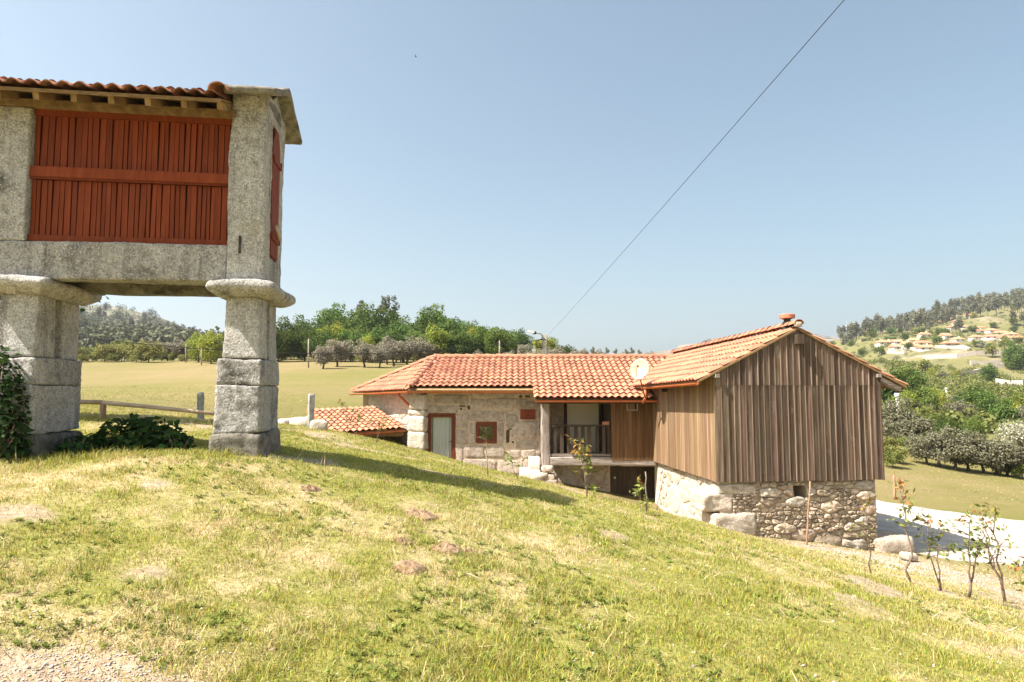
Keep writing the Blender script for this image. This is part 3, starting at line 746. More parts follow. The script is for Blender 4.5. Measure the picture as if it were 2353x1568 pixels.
# loose straws and seed stalks standing out of the lawn, and clods scattered over it
g = np.random.default_rng(15)
ns = 3600
r = (2.3 ** .7 + g.random(ns) * (19 ** .7 - 2.3 ** .7)) ** (1 / .7); az = -.78 + 1.56 * g.random(ns); sx_, sy_ = np.sin(az) * r, np.cos(az) * r
tl = tall(sx_, sy_)
ok = not_built(sx_, sy_) & (g.random(ns) < .25 + .5 * n2(sx_, sy_, 1.2, 95, 2) * tl); sx_, sy_, tl, r = sx_[ok], sy_[ok], tl[ok], r[ok]; ns = len(sx_)
th = g.random(ns) * 2 * np.pi; el = np.where(g.random(ns) < .55, g.random(ns) * .25, .6 + .8 * g.random(ns))
upv = np.stack([np.cos(th) * np.cos(el), np.sin(th) * np.cos(el), np.sin(el)], 1)
V = leaf_quads(np.stack([sx_, sy_, H(sx_, sy_) + .012], 1), g.normal(size=(ns, 3)), upv, ((.07 + .10 * g.random(ns)) * np.minimum(tl, 1.8))[:, None], (.004 * (1 + .06 * r))[:, None])
tag(ob('dry_stalks', leaves_mesh('dry_stalks', V, M['stalk'])), 'dry straw stalks lying and standing in the lawn', 'grass', kind='stuff')
pebbles('lawn_clods', 'small clods and stones scattered over the lawn', 1500, 1.0, 7.5, 3.6, 3.0, .012, 44)

# ================================================================ ROOF TILES
def tile_mesh(name, pitch, length, mat, hump=.06, n=9, lift=.03):
    xs = np.linspace(-pitch * .5, pitch * .56, n)
    vs = []
    for y, up, w in ((0.0, lift, 1.0), (length, 0.0, .94)):
        for sgn, th in ((1, 0.0), (-1, -.014)):
            for x in xs:
                c = math.cos(2 * math.pi * (x - pitch * .06) / pitch)
                z = hump * (.5 + .5 * c) ** .8
                vs.append((x * w, y, z + up + th))
    fs = []
    for i in range(n - 1):
        fs.append((i, i + 1, 2 * n + i + 1, 2 * n + i))                    # top
        fs.append((n + i + 1, n + i, 3 * n + i, 3 * n + i + 1))            # underside
        fs.append((i + 1, i, n + i, n + i + 1))                            # front lip
    fs.append((0, 2 * n, 3 * n, n)); fs.append((n - 1, 2 * n - 1, 4 * n - 1, 3 * n - 1))
    return mk(name, vs, fs, mat, False)
def barrel_mesh(name, rad, length, mat, n=9):
    vs = []; fs = []
    for y, r in ((0, rad * 1.08), (length, rad * .92)):
        for off in (0, -.016):
            for i in range(n):
                a = math.pi * i / (n - 1); vs.append((-math.cos(a) * (r + off), y, math.sin(a) * (r + off) * .85 + (.018 if y == 0 else 0)))
    for i in range(n - 1):
        fs.append((i, i + 1, 2 * n + i + 1, 2 * n + i)); fs.append((n + i + 1, n + i, 3 * n + i, 3 * n + i + 1)); fs.append((i + 1, i, n + i, n + i + 1))
    return mk(name, vs, fs, mat, False)
def frame_rot(e, s):
    e = e.normalized(); n = e.cross(s).normalized(); s = n.cross(e)
    m = Matrix((e, s, n)).transposed(); return m
def lay_tiles(parent, O, e, s, poly, pitch, expo, mesh, limit, jit=.006, zoff=.0):
    """tiles over a plane; poly in (along eave, up slope). returns how many were set singly"""
    e = Vector(e).normalized(); n = e.cross(Vector(s)).normalized(); s = n.cross(e)
    R = Matrix((e, s, n)).transposed()
    amin = min(p[0] for p in poly); amax = max(p[0] for p in poly); bmax = max(p[1] for p in poly)
    spots = []
    nc = int(round((amax - amin) / pitch))
    for b in range(int(bmax / expo) + 1):
        for c in range(nc):
            a = amin + pitch * (c + .5)
            if inpoly(a, b * expo + .12, poly):
                w = Vector(O) + e * (a + random.uniform(-jit, jit)) + s * (b * expo + random.uniform(-jit, jit)) + n * zoff
                rr = R @ Euler((random.uniform(-.012, .012), random.uniform(-.02, .02), random.uniform(-.012, .012))).to_matrix()
                spots.append(((w - cam.location).length, w, rr))
    spots.sort(key=lambda q: q[0])
    for d, w, rr in spots[:limit]: ob("tile", mesh, parent, w, rr)
    rest = spots[limit:]
    if rest:
        co = np.array([v.co[:] for v in mesh.vertices]); V = []
        for d, w, rr in rest: V.append(co @ np.array(rr).T + np.array(w))
        fs = [tuple(p.vertices) for p in mesh.polygons]; m = len(co)
        F_ = [tuple(i + q * m for i in f) for q in range(len(rest)) for f in fs]
        V = np.concatenate(V); c = V.mean(0)
        o = ob("tile_rows", mk("tile_rows", V - c, F_, mesh.materials[0]), parent, Vector(c)); o["kind"] = "stuff"
    return len(spots[:limit])
def ridge_tiles(parent, a, b, mesh, step, side=None, name="ridge_tile", up=.02):
    a = Vector(a); b = Vector(b); d = (b - a); L = d.length; d.normalize()
    x = d.cross(ZA).normalized(); nn = x.cross(d)
    R = Matrix((x, d, nn)).transposed(); q = 0.0
    while q < L - .05:
        rr = R @ Euler((random.uniform(-.03, .03), 0, random.uniform(-.02, .02))).to_matrix()
        ob(name, mesh, parent, a + d * q + nn * up, rr); q += step
T_HOUSE = tile_mesh("tile", .215, .44, M['tile'], hump=.06, lift=.048)
T_BARN = tile_mesh("tile", .215, .47, M['tile'], hump=.058, lift=.045)
T_GRAN = tile_mesh("tile", .19, .36, M['tile_old'], hump=.055)
B_RIDGE = barrel_mesh("ridge_tile", .125, .44, M['tile'])
B_RIDGE_OLD = barrel_mesh("ridge_tile", .115, .40, M['tile_old'])

# ================================================================ GRANARY ON STONE PILLARS
gu = Vector((.991, .134, 0)).normalized(); gw = Vector((-gu.y, gu.x, 0)); gn = -gw
CR = P(597, 900, 8.5); CR.z = 0
grot = math.atan2(gu.y, gu.x)
def Qg(s, v, z): return CR + gu * s + gw * v + ZA * z
def zl(py, Y=8.46): return P(560, py, Y).z
g_base = zl(1047); z_c1 = zl(997); z_blk = zl(824); z_sh = zl(686); z_cap = zl(652); z_b0 = zl(650); z_b1 = zl(566); z_p1 = zl(270); z_pl1 = zl(253, 8.4); z_pt = zl(238, 8.4)
gran = thing('stone_granary', (CR.x - 1.6, CR.y + .6, g_base), 'raised granite granary with red slatted wall standing on mushroom-capped pillars', 'granary')
GD = 1.08
def gpart(name, mat, s0, s1, v0, v1, z0, z1, parent=None, **k):
    return block(name, parent or gran, mat, Qg((s0 + s1) / 2, (v0 + v1) / 2, (z0 + z1) / 2), (s1 - s0, v1 - v0, z1 - z0), grot, **k)
for i, (sr, sd) in enumerate(((0.0, 1), (-2.70, 2), (-5.42, 3))):
    gpart('pillar_footing', M['granite_dark'], sr - .60, sr + .03, -.04, 1.2, g_base - .35, z_c1, seg=(18, 34, 14), rnd=.05, noise=.014, seed=sd, nscale=6, fine=.014)
    zm = zl(886)
    gpart('pillar_block', M['granite'], sr - .56, sr, 0, 1.15, z_c1 + .004, zm, seg=(20, 38, 24), rnd=.026, noise=.011, seed=sd + 10, nscale=7, fine=.013)
    gpart('pillar_block', M['granite'], sr - .555, sr + .005, .01, 1.14, zm + .004, z_blk, seg=(20, 38, 14), rnd=.026, noise=.011, seed=sd + 20, nscale=7, fine=.013)
    gpart('pillar_shaft', M['granite'], sr - .50, sr - .03, .04, .5, z_blk + .004, z_sh + .03, seg=(14, 14, 26), rnd=.02, noise=.008, fine=.006, seed=sd + 30, taper=.08)
    gpart('pillar_shaft', M['granite'], sr - .49, sr - .04, .66, 1.12, z_blk + .004, z_sh + .03, seg=(14, 14, 26), rnd=.02, noise=.008, fine=.006, seed=sd + 40, taper=.08)
    v, f = block_mesh((.86, 1.46, .215), (24, 40, 8), .06, .022, sd + 50, nscale=4, fine=.009)
    bot = v[:, 2] < 0; sc = 1 - .30 * np.clip(-v[:, 2] / .108, 0, 1) ** 1.2
    v[:, 0] *= sc; v[:, 1] *= 1 - (1 - sc) * .6
    v[:, 2] += .02 * np.cos(v[:, 0] * 3.2)
    ob('pillar_cap', mk('pillar_cap', v, f, M['granite'], True), gran, Qg(sr - .26, .56, (z_sh + z_cap) / 2 + .012), (0, 0, grot))
sL = -6.2
gpart('beam', M['granite'], sL, -.46, -.01, .30, z_b0, z_b1, seg=(150, 8, 16), rnd=.025, noise=.010, seed=71, nscale=5, fine=.007)
gpart('beam', M['granite_dark'], sL, -.03, .80, GD, z_b0 - .05, z_b1 - .05, seg=(30, 4, 6), rnd=.025, noise=.010, seed=72, nscale=6)
wbox('floor_slab', gran, M['granite_dark'], CR, gu, gw, sL, -.1, .301, .799, z_b1 - .16, z_b1 - .06)
# corner posts
for s0, s1, sd in ((-.47, 0, 1), (-3.34, -2.90, 2), (-6.2, -5.78, 3)):
    gpart('corner_post', M['granite'], s0, s1, -.012, .34, (z_b0 if sd == 1 else z_b1) + .002, z_pt + .22 if sd == 1 else z_p1 - .02, seg=(16, 12, 60), rnd=.024, noise=.010, fine=.006, seed=80 + sd)
    gpart('corner_post', M['granite'], s0, s1, .78, GD, (z_b0 if sd == 1 else z_b1) + .002, z_pt + .22 if sd == 1 else z_p1 - .02, seg=(16, 12, 60), rnd=.024, noise=.010, fine=.006, seed=90 + sd)
# end wall with its door
z_d0, z_d1 = P(618, 592, 8.9).z, P(618, 285, 8.9).z
gpart('end_sill', M['granite'], -.40, -.015, .33, .79, z_b0 + .003, z_d0, seg=(4, 6, 6), rnd=.02, noise=.008, seed=97)
gpart('end_lintel', M['granite'], -.40, -.015, .33, .79, z_d1 - .02, z_pt + .2, seg=(4, 6, 6), rnd=.02, noise=.008, seed=98)
dv0, dv1 = .34, .78; dc = (dv0 + dv1) / 2
o_ = Qg(-.045, 0, 0)
dp = [(dv0, z_d0 + .01), (dv1, z_d0 + .01), (dv1, z_d1 - .30), (dc + .06, z_d1 - .03), (dc - .06, z_d1 - .03), (dv0, z_d1 - .30)]
door = plank('end_door', gran, M['redwood'], o_, gw, gu, dp, 0, .035)
bw = (dv1 - dv0) / 4
for i in range(4):
    a0 = dv0 + bw * i + .006; a1 = dv0 + bw * (i + 1) - .006
    top = lambda a: z_d1 - .05 - max(0, abs(a - dc) - .06) * 1.35
    plank('door_board', door, M['redwood'], o_, gw, gu, [(a0, z_d0 + .03), (a1, z_d0 + .03), (a1, top(a1)), (a0, top(a0))], .036, .05)
for zz in (z_d0 + .25, z_d1 - .55): plank('door_batten', door, M['redwood'], o_, gw, gu, [(dv0 + .02, zz), (dv1 - .02, zz), (dv1 - .02, zz + .09), (dv0 + .02, zz + .09)], .051, .07)
tube('door_handle', door, M['log'], [o_ + gw * (dv0 + .10) + gu * .09 + ZA * (z_d0 + .46), o_ + gw * (dv0 + .3) + gu * .10 + ZA * (z_d0 + .30)], .022)
for zz in (z_d0 + .3, z_d1 - .5): tube('door_hinge', door, M['redwood'], [o_ + gw * (dv1 + .0) + gu * .06 + ZA * (zz - .05), o_ + gw * (dv1 + .0) + gu * .06 + ZA * (zz + .06)], .02)
wbox('iron_strap', gran, M['iron'], Qg(-.30, -.035, 0), gu, gw, -.014, .014, 0, .02, z_b1 - .10, z_b1 + .13)
# gable stone and its two roof slabs
zs_e = P(590, 219, 8.25).z
gz_top = zs_e + .40
gp = [(-.0, z_pt + .19), (GD, z_pt + .19), (GD, zs_e + .0), (GD / 2, gz_top - .05), (0, zs_e + .0)]
plank('gable_stone', gran, M['granite'], Qg(-.42, 0, 0), gw, gu, gp, 0, .42)
for sgn, nm in ((-1, 'gable_slab'), (1, 'gable_slab')):
    L = .98; sl = math.atan(.46)
    c = Qg(-.15, GD / 2 + sgn * L / 2 * math.cos(sl), gz_top + .02 - L / 2 * math.sin(sl))
    R = Matrix.Rotation(grot, 3, 'Z') @ Matrix.Rotation(-sgn * sl, 3, 'X')
    v, f = block_mesh((.66, L, .10), (12, 14, 3), .03, .014, 60 + sgn, nscale=6)
    ob(nm, mk(nm, v, f, M['granite_dark'], True), gran, c, R)
# slatted walls of the bays, front and back
g = random.Random(4)
for bay0, bay1 in ((-2.90, -.47), (-5.78, -3.34)):
    wbox('gap_shade_panel', gran, M['dark'], CR, gu, gw, bay0 + .002, bay1 - .002, .16, .18, z_b1 + .002, z_p1)  # added dark sheet: paints the shade seen between the slats
    wbox('bottom_rail', gran, M['redwood'], CR, gu, gw, bay0 + .002, bay1 - .002, .05, .10, z_b1 + .003, z_b1 + .085)
    zr = zl(413); 
    wbox('middle_rail', gran, M['redwood'], CR, gu, gw, bay0 - .03, bay1 + .03, .020, .075, zr - .06, zr + .075)
    wbox('middle_rail', gran, M['redwood'], CR, gu, gw, bay0 - .03, bay1 + .03, .035, .07, zr - .085, zr - .062)
    wbox('top_rail', gran, M['redwood'], CR, gu, gw, bay0 + .002, bay1 - .002, .05, .10, z_p1 - .09, z_p1)
    for z0, z1 in ((z_b1 + .087, zr - .088), (zr + .077, z_p1 - .092)):
        x = bay0 + .012
        while x < bay1 - .03:
            w = g.uniform(.038, .074); x1 = min(x + w, bay1 - .008); tw = g.uniform(-.008, .008)
            plank('slat', gran, M['redwood'], CR - gn * .105, gu, gn, [(x, z0), (x1, z0), (x1 + tw, z1), (x + tw, z1)], 0, g.uniform(.018, .03))
            x = x1 + g.uniform(.008, .018)
    wbox('back_wall_board', gran, M['redwood'], CR, gu, gw, bay0 + .002, bay1 - .002, 1.0, 1.04, z_b1 + .002, z_p1)
# roof: wall plate, rafters, eave board, tiles
wbox('wall_plate', gran, M['rafter'], CR, gu, gw, -6.3, -.40, -.045, .11, z_p1 - .015, z_pl1 - .0)
wbox('wall_plate', gran, M['rafter'], CR, gu, gw, -6.3, -.40, 1.0, 1.13, z_p1 - .015, z_pl1 - .0)
ev = -.42
ze = P(505, 229, 8.06).z
rs_ = Vector(gw * 1.0 + ZA * .36).normalized()
x = -6.0
for i in range(14):
    s = -.50 - i * .43
    if s < -6.1: break
    a = Qg(s, ev + .03, ze - .085); L = 1.18
    wpart('rafter', box_pts(a, gu, rs_, gu.cross(rs_), -.035, .035, 0, L, -.05, .045), BOXF, M['rafter'], gran)
a = Qg(-6.15, ev, ze - .035)
wpart('roof_board', box_pts(a, gu, rs_, gu.cross(rs_), 0, 5.68, 0, 1.15, -.002, .025), BOXF, M['rafter'], gran)
wpart('eave_batten', box_pts(a, gu, rs_, gu.cross(rs_), 0, 5.68, -.03, .02, -.018, -.004), BOXF, M['rafter'], gran)
wpart('roof_board', box_pts(Qg(-.47, GD - ev, ze - .035), -gu, Vector(-gw + ZA * .36).normalized(), (-gu).cross(Vector(-gw + ZA * .36).normalized()), 0, 5.68, 0, 1.15, -.002, .025), BOXF, M['rafter'], gran)
nT = lay_tiles(gran, Qg(-6.2, ev - .05, ze), gu, rs_, [(0, 0), (5.66, 0), (5.66, 1.14), (0, 1.14)], .19, .30, T_GRAN, 150, jit=.012)
lay_tiles(gran, Qg(-.52, GD - ev + .05, ze), -gu, Vector(-gw + ZA * .36), [(0, 0), (5.66, 0), (5.66, 1.14), (0, 1.14)], .19, .30, T_GRAN, 130, jit=.012)
ridge_tiles(gran, Qg(-6.2, GD / 2, ze + .37), Qg(-.5, GD / 2, ze + .37), B_RIDGE_OLD, .34)
ridge_tiles(gran, Qg(-.50, ev - .06, ze + .035), Qg(-.50, GD / 2, ze + .40), B_RIDGE_OLD, .36, name='verge_tile')

# ================================================================ FARMHOUSE
FY = 22.2
C0 = Vector((-3.14, FY, 0)); ld = Vector((-.53, .848, 0)).normalized(); ln = Vector((-ld.y, ld.x, 0))   # left wall runs along ld, faces ln
LW = 5.1
hz = h1(0, 21)
house = thing('farmhouse', (0.5, FY, hz), 'low granite farmhouse with terracotta hipped roof and a recessed wooden porch', 'house')
EAVE_Z = P(1080, 897, 21.75).z; SLOPE = .352
wt = EAVE_Z + .14; wb = EYE - 4.4
dX0, dX1 = PP(980.5, 1000, (0, FY, 0), (0, 1, 0)).x, PP(1046.6, 1000, (0, FY, 0), (0, 1, 0)).x
dZ1 = PP(1010, 950, (0, FY, 0), (0, 1, 0)).z; dZ0 = PP(1040, 1072, (0, FY, 0), (0, 1, 0)).z - .12
wX0, wX1 = PP(1093, 990, (0, FY, 0), (0, 1, 0)).x, PP(1142, 990, (0, FY, 0), (0, 1, 0)).x
wZ1 = PP(1118, 969.5, (0, FY, 0), (0, 1, 0)).z; wZ0 = PP(1118, 1019.6, (0, FY, 0), (0, 1, 0)).z
pX0 = .98   # where the porch recess starts
def boxes_vf(lst, o=Vector((0, 0, 0)), ax=XA, ay=YA):
    vs = []; fs = []
    for b in lst:
        k0 = len(vs); vs += box_pts(o, ax, ay, ZA, *b); fs += [tuple(i + k0 for i in f) for f in BOXF]
    return vs, fs
v, f = boxes_vf([(-3.14, dX0, FY, FY + .5, wb, wt), (dX0, dX1, FY, FY + .5, dZ1, wt), (dX0, dX1, FY, FY + .5, wb, dZ0), (dX1, wX0, FY, FY + .5, wb, wt),
                 (wX0, wX1, FY, FY + .5, wZ1, wt), (wX0, wX1, FY, FY + .5, wb, wZ0), (wX1, pX0 + .3, FY, FY + .5, wb, wt)])
fwall = wpart('front_wall', v, f, M['mortar'], house)
v, f = boxes_vf([(0.0, LW, -.5, 0, wb, wt - .02)], C0, ld, ln)
lwall = wpart('side_wall', v, f, M['mortar_pale'], house)
cfar = C0 + ld * LW
wpart('back_wall', *boxes_vf([(cfar.x + .2, 8.0, 27.6, 28.0, wb, wt - .05), (-6.0, -5.6, 26.4, 28.0, wb, wt - .05)]), M['mortar'], house)
# stones of the front wall (pixels of an enlarged view of the wall)
def Z4(zx, zy): return ((1250 + zx / 2.6133) / 1.632, (1250 + zy / 2.6133) / 1.632)
def Z5(zx, zy): return ((1950 + zx / 2.24) / 1.632, (1250 + zy / 2.24) / 1.632)
stn = [(985, 600, 1330, 690), (760, 575, 870, 690), (1345, 640, 1480, 735), (1500, 640, 1800, 740), (1540, 565, 1830, 625), (1345, 575, 1525, 625), (1815, 640, 1895, 730), (1910, 660, 1990, 730),
       (880, 705, 1215, 778), (1200, 795, 1258, 930), (1268, 745, 1312, 930), (1200, 945, 1320, 1020), (1200, 1030, 1318, 1090), (1200, 1105, 1265, 1320), (1325, 765, 1680, 858),
       (1335, 880, 1390, 978), (1335, 990, 1390, 1085), (1615, 872, 1665, 1000), (1615, 1010, 1670, 1085), (1695, 800, 1812, 920), (1760, 870, 1990, 1035), (1780, 1055, 1990, 1135), (1850, 1148, 1990, 1222),
       (1280, 1105, 1480, 1225), (1490, 1105, 1680, 1225), (1275, 1240, 1600, 1355), (1610, 1240, 1850, 1390), (1700, 1150, 1835, 1228), (1330, 1370, 1600, 1480), (1860, 1235, 1990, 1400), (1690, 770, 1790, 788), (1225, 1335, 1325, 1480)]
rg = random.Random(3)
def rectpoly(x0, z0, x1, z1, j):
    mx, mz = (x0 + x1) / 2, (z0 + z1) / 2
    pts = [(x0, z0), (mx, z0), (x1, z0), (x1, mz), (x1, z1), (mx, z1), (x0, z1), (x0, mz)]
    return [(a + rg.uniform(-j, j), b + rg.uniform(-j, j)) for a, b in pts]
FO = Vector((0, FY, 0)); FN = Vector((0, -1, 0))
for x0, y0, x1, y1 in stn:
    a = PP(*Z4(x0, y1), FO, FN); b = PP(*Z4(x1, y0), FO, FN)
    if min(b.x, 99) > pX0 + .25: b.x = pX0 + .25
    stone(fwall, M['house_stone'], FO, XA, FN, rectpoly(a.x, a.z, b.x, b.z, .035), rg.uniform(.012, .03), .3)
for x0, y0, x1, y1 in [(1690, 950, 1728, 1075), (1316, 706, 1336, 750), (888, 585, 914, 650), (1852, 558, 1902, 586), (1880, 608, 1932, 628), (1240, 706, 1290, 722), (1340, 1232, 1395, 1255), (1275, 1240, 1310, 1262), (1240, 732, 1262, 752), (1715, 932, 1745, 950), (1750, 1060, 1775, 1075), (1818, 612, 1850, 630), (1455, 1232, 1500, 1242), (1850, 1238, 1890, 1250)]:
    a = PP(*Z4(x0, y1), FO, FN); b = PP(*Z4(x1, y0), FO, FN)
    stone(fwall, M['slit'], FO, XA, FN, rectpoly(a.x, a.z, b.x, b.z, .015), .012, .3)
for x0, y0, x1, y1 in [(5, 740, 165, 868), (5, 900, 150, 975), (12, 985, 165, 1050), (20, 575, 165, 625), (110, 640, 172, 730)]:
    a = PP(*Z5(x0, y1), FO, FN); b = PP(*Z5(x1, y0), FO, FN)
    stone(fwall, M['house_stone'], FO, XA, FN, rectpoly(a.x, a.z, b.x, b.z, .03), rg.uniform(.012, .03), .3)
# rounded quoins at the corner between side and front wall
qa = (math.atan2(ld.y, ld.x) + math.pi) / 2 + math.pi / 2
zq = [PP(960, py, FO, FN).z for py in (1062, 1034, 992, 955, 942, 905)]
for i in range(5):
    z0, z1 = zq[i] - (.5 if i == 0 else 0), zq[i + 1]
    w = .66 + .08 * (i % 2)
    cc = C0 + Vector((.02, .17, 0)) + ZA * ((z0 + z1) / 2)
    block('quoin', house, M['pale_stone'], cc, (w, .52, z1 - z0 - .003), math.atan2(-(ln + FN).x, (ln + FN).y) + math.pi, seg=(16, 12, 12), rnd=.09, noise=.022, fine=.012, nscale=5, seed=200 + i)
lcells = rubble([(.35, wb + 1.9), (LW - .05, wb + 1.9), (LW - .05, wt - .2), (.35, wt - .2)], .62, .36, random.Random(12))
for poly, A in lcells: stone(lwall, M['pale_stone'], C0, ld, ln, shrink(poly, .018), rg.uniform(.008, .02), .3)
# door with curtain
def framed(parent, name, x0, x1, z0, z1, y, fw, mat, depth=.07, stiles=None):
    fr = wbox(name, parent, mat, FO, XA, YA, x0, x1, y - FY, y - FY + depth, z1 - fw, z1)
    wbox('frame_stile', fr, mat, FO, XA, YA, x0, x0 + fw, y - FY, y - FY + depth, z0 + fw, z1 - fw)
    wbox('frame_stile', fr, mat, FO, XA, YA, x1 - fw, x1, y - FY, y - FY + depth, z0 + fw, z1 - fw)
    wbox('frame_rail', fr, mat, FO, XA, YA, x0, x1, y - FY, y - FY + depth, z0, z0 + fw)
    return fr
df = framed(house, 'door_frame', dX0 + .01, dX1 - .01, dZ0 + .01, dZ1 - .005, FY - .02, .07, M['frame'])
leaf = framed(house, 'door_leaf', dX0 + .085, dX1 - .085, dZ0 + .085, dZ1 - .08, FY + .01, .055, M['frame'], .05)
wbox('glass_pane', leaf, M['glass'], FO, XA, YA, dX0 + .14, dX1 - .14, .032, .038, dZ0 + .14, dZ1 - .135)
cv = []; nx = 60
for i in range(nx + 1):
    t = i / nx; x = dX0 + .20 + (dX1 - dX0 - .34) * t
    y = FY + .12 + .025 * math.sin(t * 34 + 1.2 * math.sin(t * 9)) + .012 * math.sin(t * 71)
    cv += [(x, y, dZ0 + .02), (x, y, dZ1 - .10)]
wpart('curtain', cv, [(2 * i, 2 * i + 2, 2 * i + 3, 2 * i + 1) for i in range(nx)], M['curtain'], leaf, True)
tube('door_handle', leaf, M['iron'], [(dX1 - .12, FY - .02, dZ0 + .95), (dX1 - .2, FY - .03, dZ0 + .95)], .014)
wbox('room_shade_panel', house, M['dark'], FO, XA, YA, dX0 - .1, dX1 + .1, .55, .56, dZ0 - .1, dZ1 + .1)  # thin black sheet standing in for the shade inside the doorway
wf = framed(house, 'window_frame', wX0 + .005, wX1 - .005, wZ0 + .005, wZ1 - .005, FY - .012, .10, M['frame'], .09)
framed(wf, 'window_sash', wX0 + .11, wX1 - .11, wZ0 + .11, wZ1 - .11, FY + .01, .035, M['frame'], .04)
wbox('glass_pane', wf, M['glass'], FO, XA, YA, wX0 + .14, wX1 - .14, .03, .036, wZ0 + .14, wZ1 - .14)
wbox('room_shade_panel', house, M['dark'], FO, XA, YA, wX0 - .1, wX1 + .1, .55, .56, wZ0 - .1, wZ1 + .1)  # same black sheet, the room's shade behind the window
# ---- porch recess
BY = 23.2; PYF = 21.33
deck_z = PP(1330, 1050, (0, PYF, 0), (0, 1, 0)).z
BO = Vector((0, BY, 0))
def bx(px): return PP(px, 1000, BO, FN).x
def fx(px): return PP(px, 1000, (0, PYF, 0), FN).x
xs_ = [bx(1255), bx(1296), bx(1303), bx(1376), bx(1412)]
pw = wbox('porch_back_wall', house, M['mortar'], BO, XA, YA, pX0 + .2, xs_[1], 0, .2, wb, wt)
for poly, A in rubble([(pX0 + .35, deck_z), (xs_[1] - .02, deck_z), (xs_[1] - .02, wt - .1), (pX0 + .35, wt - .1)], .5, .45, random.Random(8)): stone(pw, M['house_stone'], BO, XA, FN, shrink(poly, .02), .03)
wbox('porch_post', house, M['darkwood'], BO, XA, YA, xs_[1], xs_[2], -.06, .2, wb, wt)
wbox('plaster_panel', house, M['plaster'], BO, XA, YA, xs_[2], xs_[3], -.02, .2, deck_z - .1, wt)
wbox('porch_post', house, M['darkwood'], BO, XA, YA, xs_[3], xs_[3] + .09, -.05, .2, deck_z - .1, wt)
pdoor = wbox('porch_door', house, M['darkwood'], BO, XA, YA, xs_[3] + .09, xs_[4] + .6, .1, .15, deck_z - .1, wt)
wbox('glass_strip', pdoor, M['white'], BO, XA, YA, bx(1391), bx(1395.5), .06, .098, PP(1393, 964, BO, FN).z, PP(1393, 931, BO, FN).z)
wbox('porch_return_wall', house, M['mortar'], Vector((0, 0, 0)), XA, YA, pX0, pX0 + .3, FY + .5, BY + .2, wb, wt)
x_end = fx(1511)
deck = wbox('porch_deck', house, M['oldbeam'], Vector((0, 0, 0)), XA, YA, pX0 + .1, x_end, PYF + .26, BY, deck_z - .07, deck_z - .0)
bz0 = PP(1330, 1071, (0, PYF, 0), FN).z
block('deck_beam', house, M['oldbeam'], ((fx(1262) + x_end) / 2, PYF + .12, (deck_z + bz0) / 2 - .01), (x_end - fx(1262), .25, deck_z - bz0), 0, seg=(30, 4, 4), rnd=.03, noise=.014, seed=301, nscale=3)
px0, px1 = fx(1243), fx(1264)
ptop = EAVE_Z - SLOPE * .42
block('porch_column', house, M['oldwood'], ((px0 + px1) / 2, PYF + .13, (ptop + PP(1252, 1075, (0, PYF, 0), FN).z) / 2), (px1 - px0, .26, ptop - PP(1252, 1075, (0, PYF, 0), FN).z), 0, seg=(6, 6, 24), rnd=.06, noise=.02, seed=302, nscale=3)
rz1 = PP(1330, 979, (0, PYF, 0), FN).z; rz0 = PP(1330, 1046, (0, PYF, 0), FN).z
ra = fx(1263); rb = fx(1404)
rail = wbox('handrail', house, M['darkwood'], Vector((0, 0, 0)), XA, YA, ra, rb, PYF + .05, PYF + .15, rz1 - .03, rz1 + .035)
wbox('foot_rail', house, M['oldbeam'], Vector((0, 0, 0)), XA, YA, ra, rb, PYF + .05, PYF + .15, rz0 - .04, rz0 + .03)
for i, zx in enumerate((292, 354, 412, 471, 530, 588, 648, 708, 752)):
    xx = fx(Z5(zx, 900)[0]); w = .052 + .012 * rg.random(); sk = rg.uniform(-.015, .015)
    plank('baluster', house, M['darkwood'], (0, PYF + .10, 0), XA, FN, [(xx - w, rz0 + .03), (xx + w, rz0 + .03), (xx + w + sk, rz1 - .03), (xx - w + sk, rz1 - .03)], -.012, .012)
pot = thing('flower_pot', (fx(1393), PYF + .10, rz1 + .035), 'small terracotta trough sitting on the porch handrail', 'flower pot')
c_ = WL[pot.name]
wpart('trough', *boxes_vf([(-.10, .10, -.05, .05, 0, .015), (-.11, -.095, -.055, .055, 0, .10), (.095, .11, -.055, .055, 0, .10), (-.095, .095, -.055, -.043, .0155, .10), (-.095, .095, .043, .055, .0155, .10)], c_), M['tile'], pot)
wbox('soil', pot, M['soil'], c_, XA, YA, -.094, .094, -.042, .042, .016, .085)
# boarded room at the right of the porch
bX0, bX1 = fx(1405), fx(1511)
bzb = PP(1450, 1058, (0, PYF, 0), FN).z
cab = wbox('boarded_room', house, M['darkwood'], Vector((0, 0, 0)), XA, YA, bX0 + .01, bX1, PYF + .02, BY, bzb + .02, ptop + .05)
wins = (fx(1440), fx(1466.5), PP(1450, 944, (0, PYF, 0), FN).z, PP(1450, 919, (0, PYF, 0), FN).z)
nb = 11
for i in range(nb):
    a0 = bX0 + (bX1 - bX0) * i / nb; a1 = bX0 + (bX1 - bX0) * (i + 1) / nb - .004
    q = rg.uniform(-.01, .01)
    plank('board', cab, M['porch'], (0, PYF, 0), XA, FN, [(a0, bzb + q), (a1, bzb + q), (a1, ptop + .02), (a0, ptop + .02)], -.015, .012, .012)
wfr = wbox('small_window', house, M['oldwood'], (0, PYF - .03, 0), XA, YA, wins[0], wins[1], -.01, .005, wins[3] - .04, wins[3])
wbox('frame_rail', wfr, M['oldwood'], (0, PYF - .03, 0), XA, YA, wins[0], wins[1], -.01, .005, wins[2], wins[2] + .04)
wbox('frame_stile', wfr, M['oldwood'], (0, PYF - .03, 0), XA, YA, wins[0], wins[0] + .04, -.01, .005, wins[2] + .04, wins[3] - .04)
wbox('frame_stile', wfr, M['oldwood'], (0, PYF - .03, 0), XA, YA, wins[1] - .04, wins[1], -.01, .005, wins[2] + .04, wins[3] - .04)
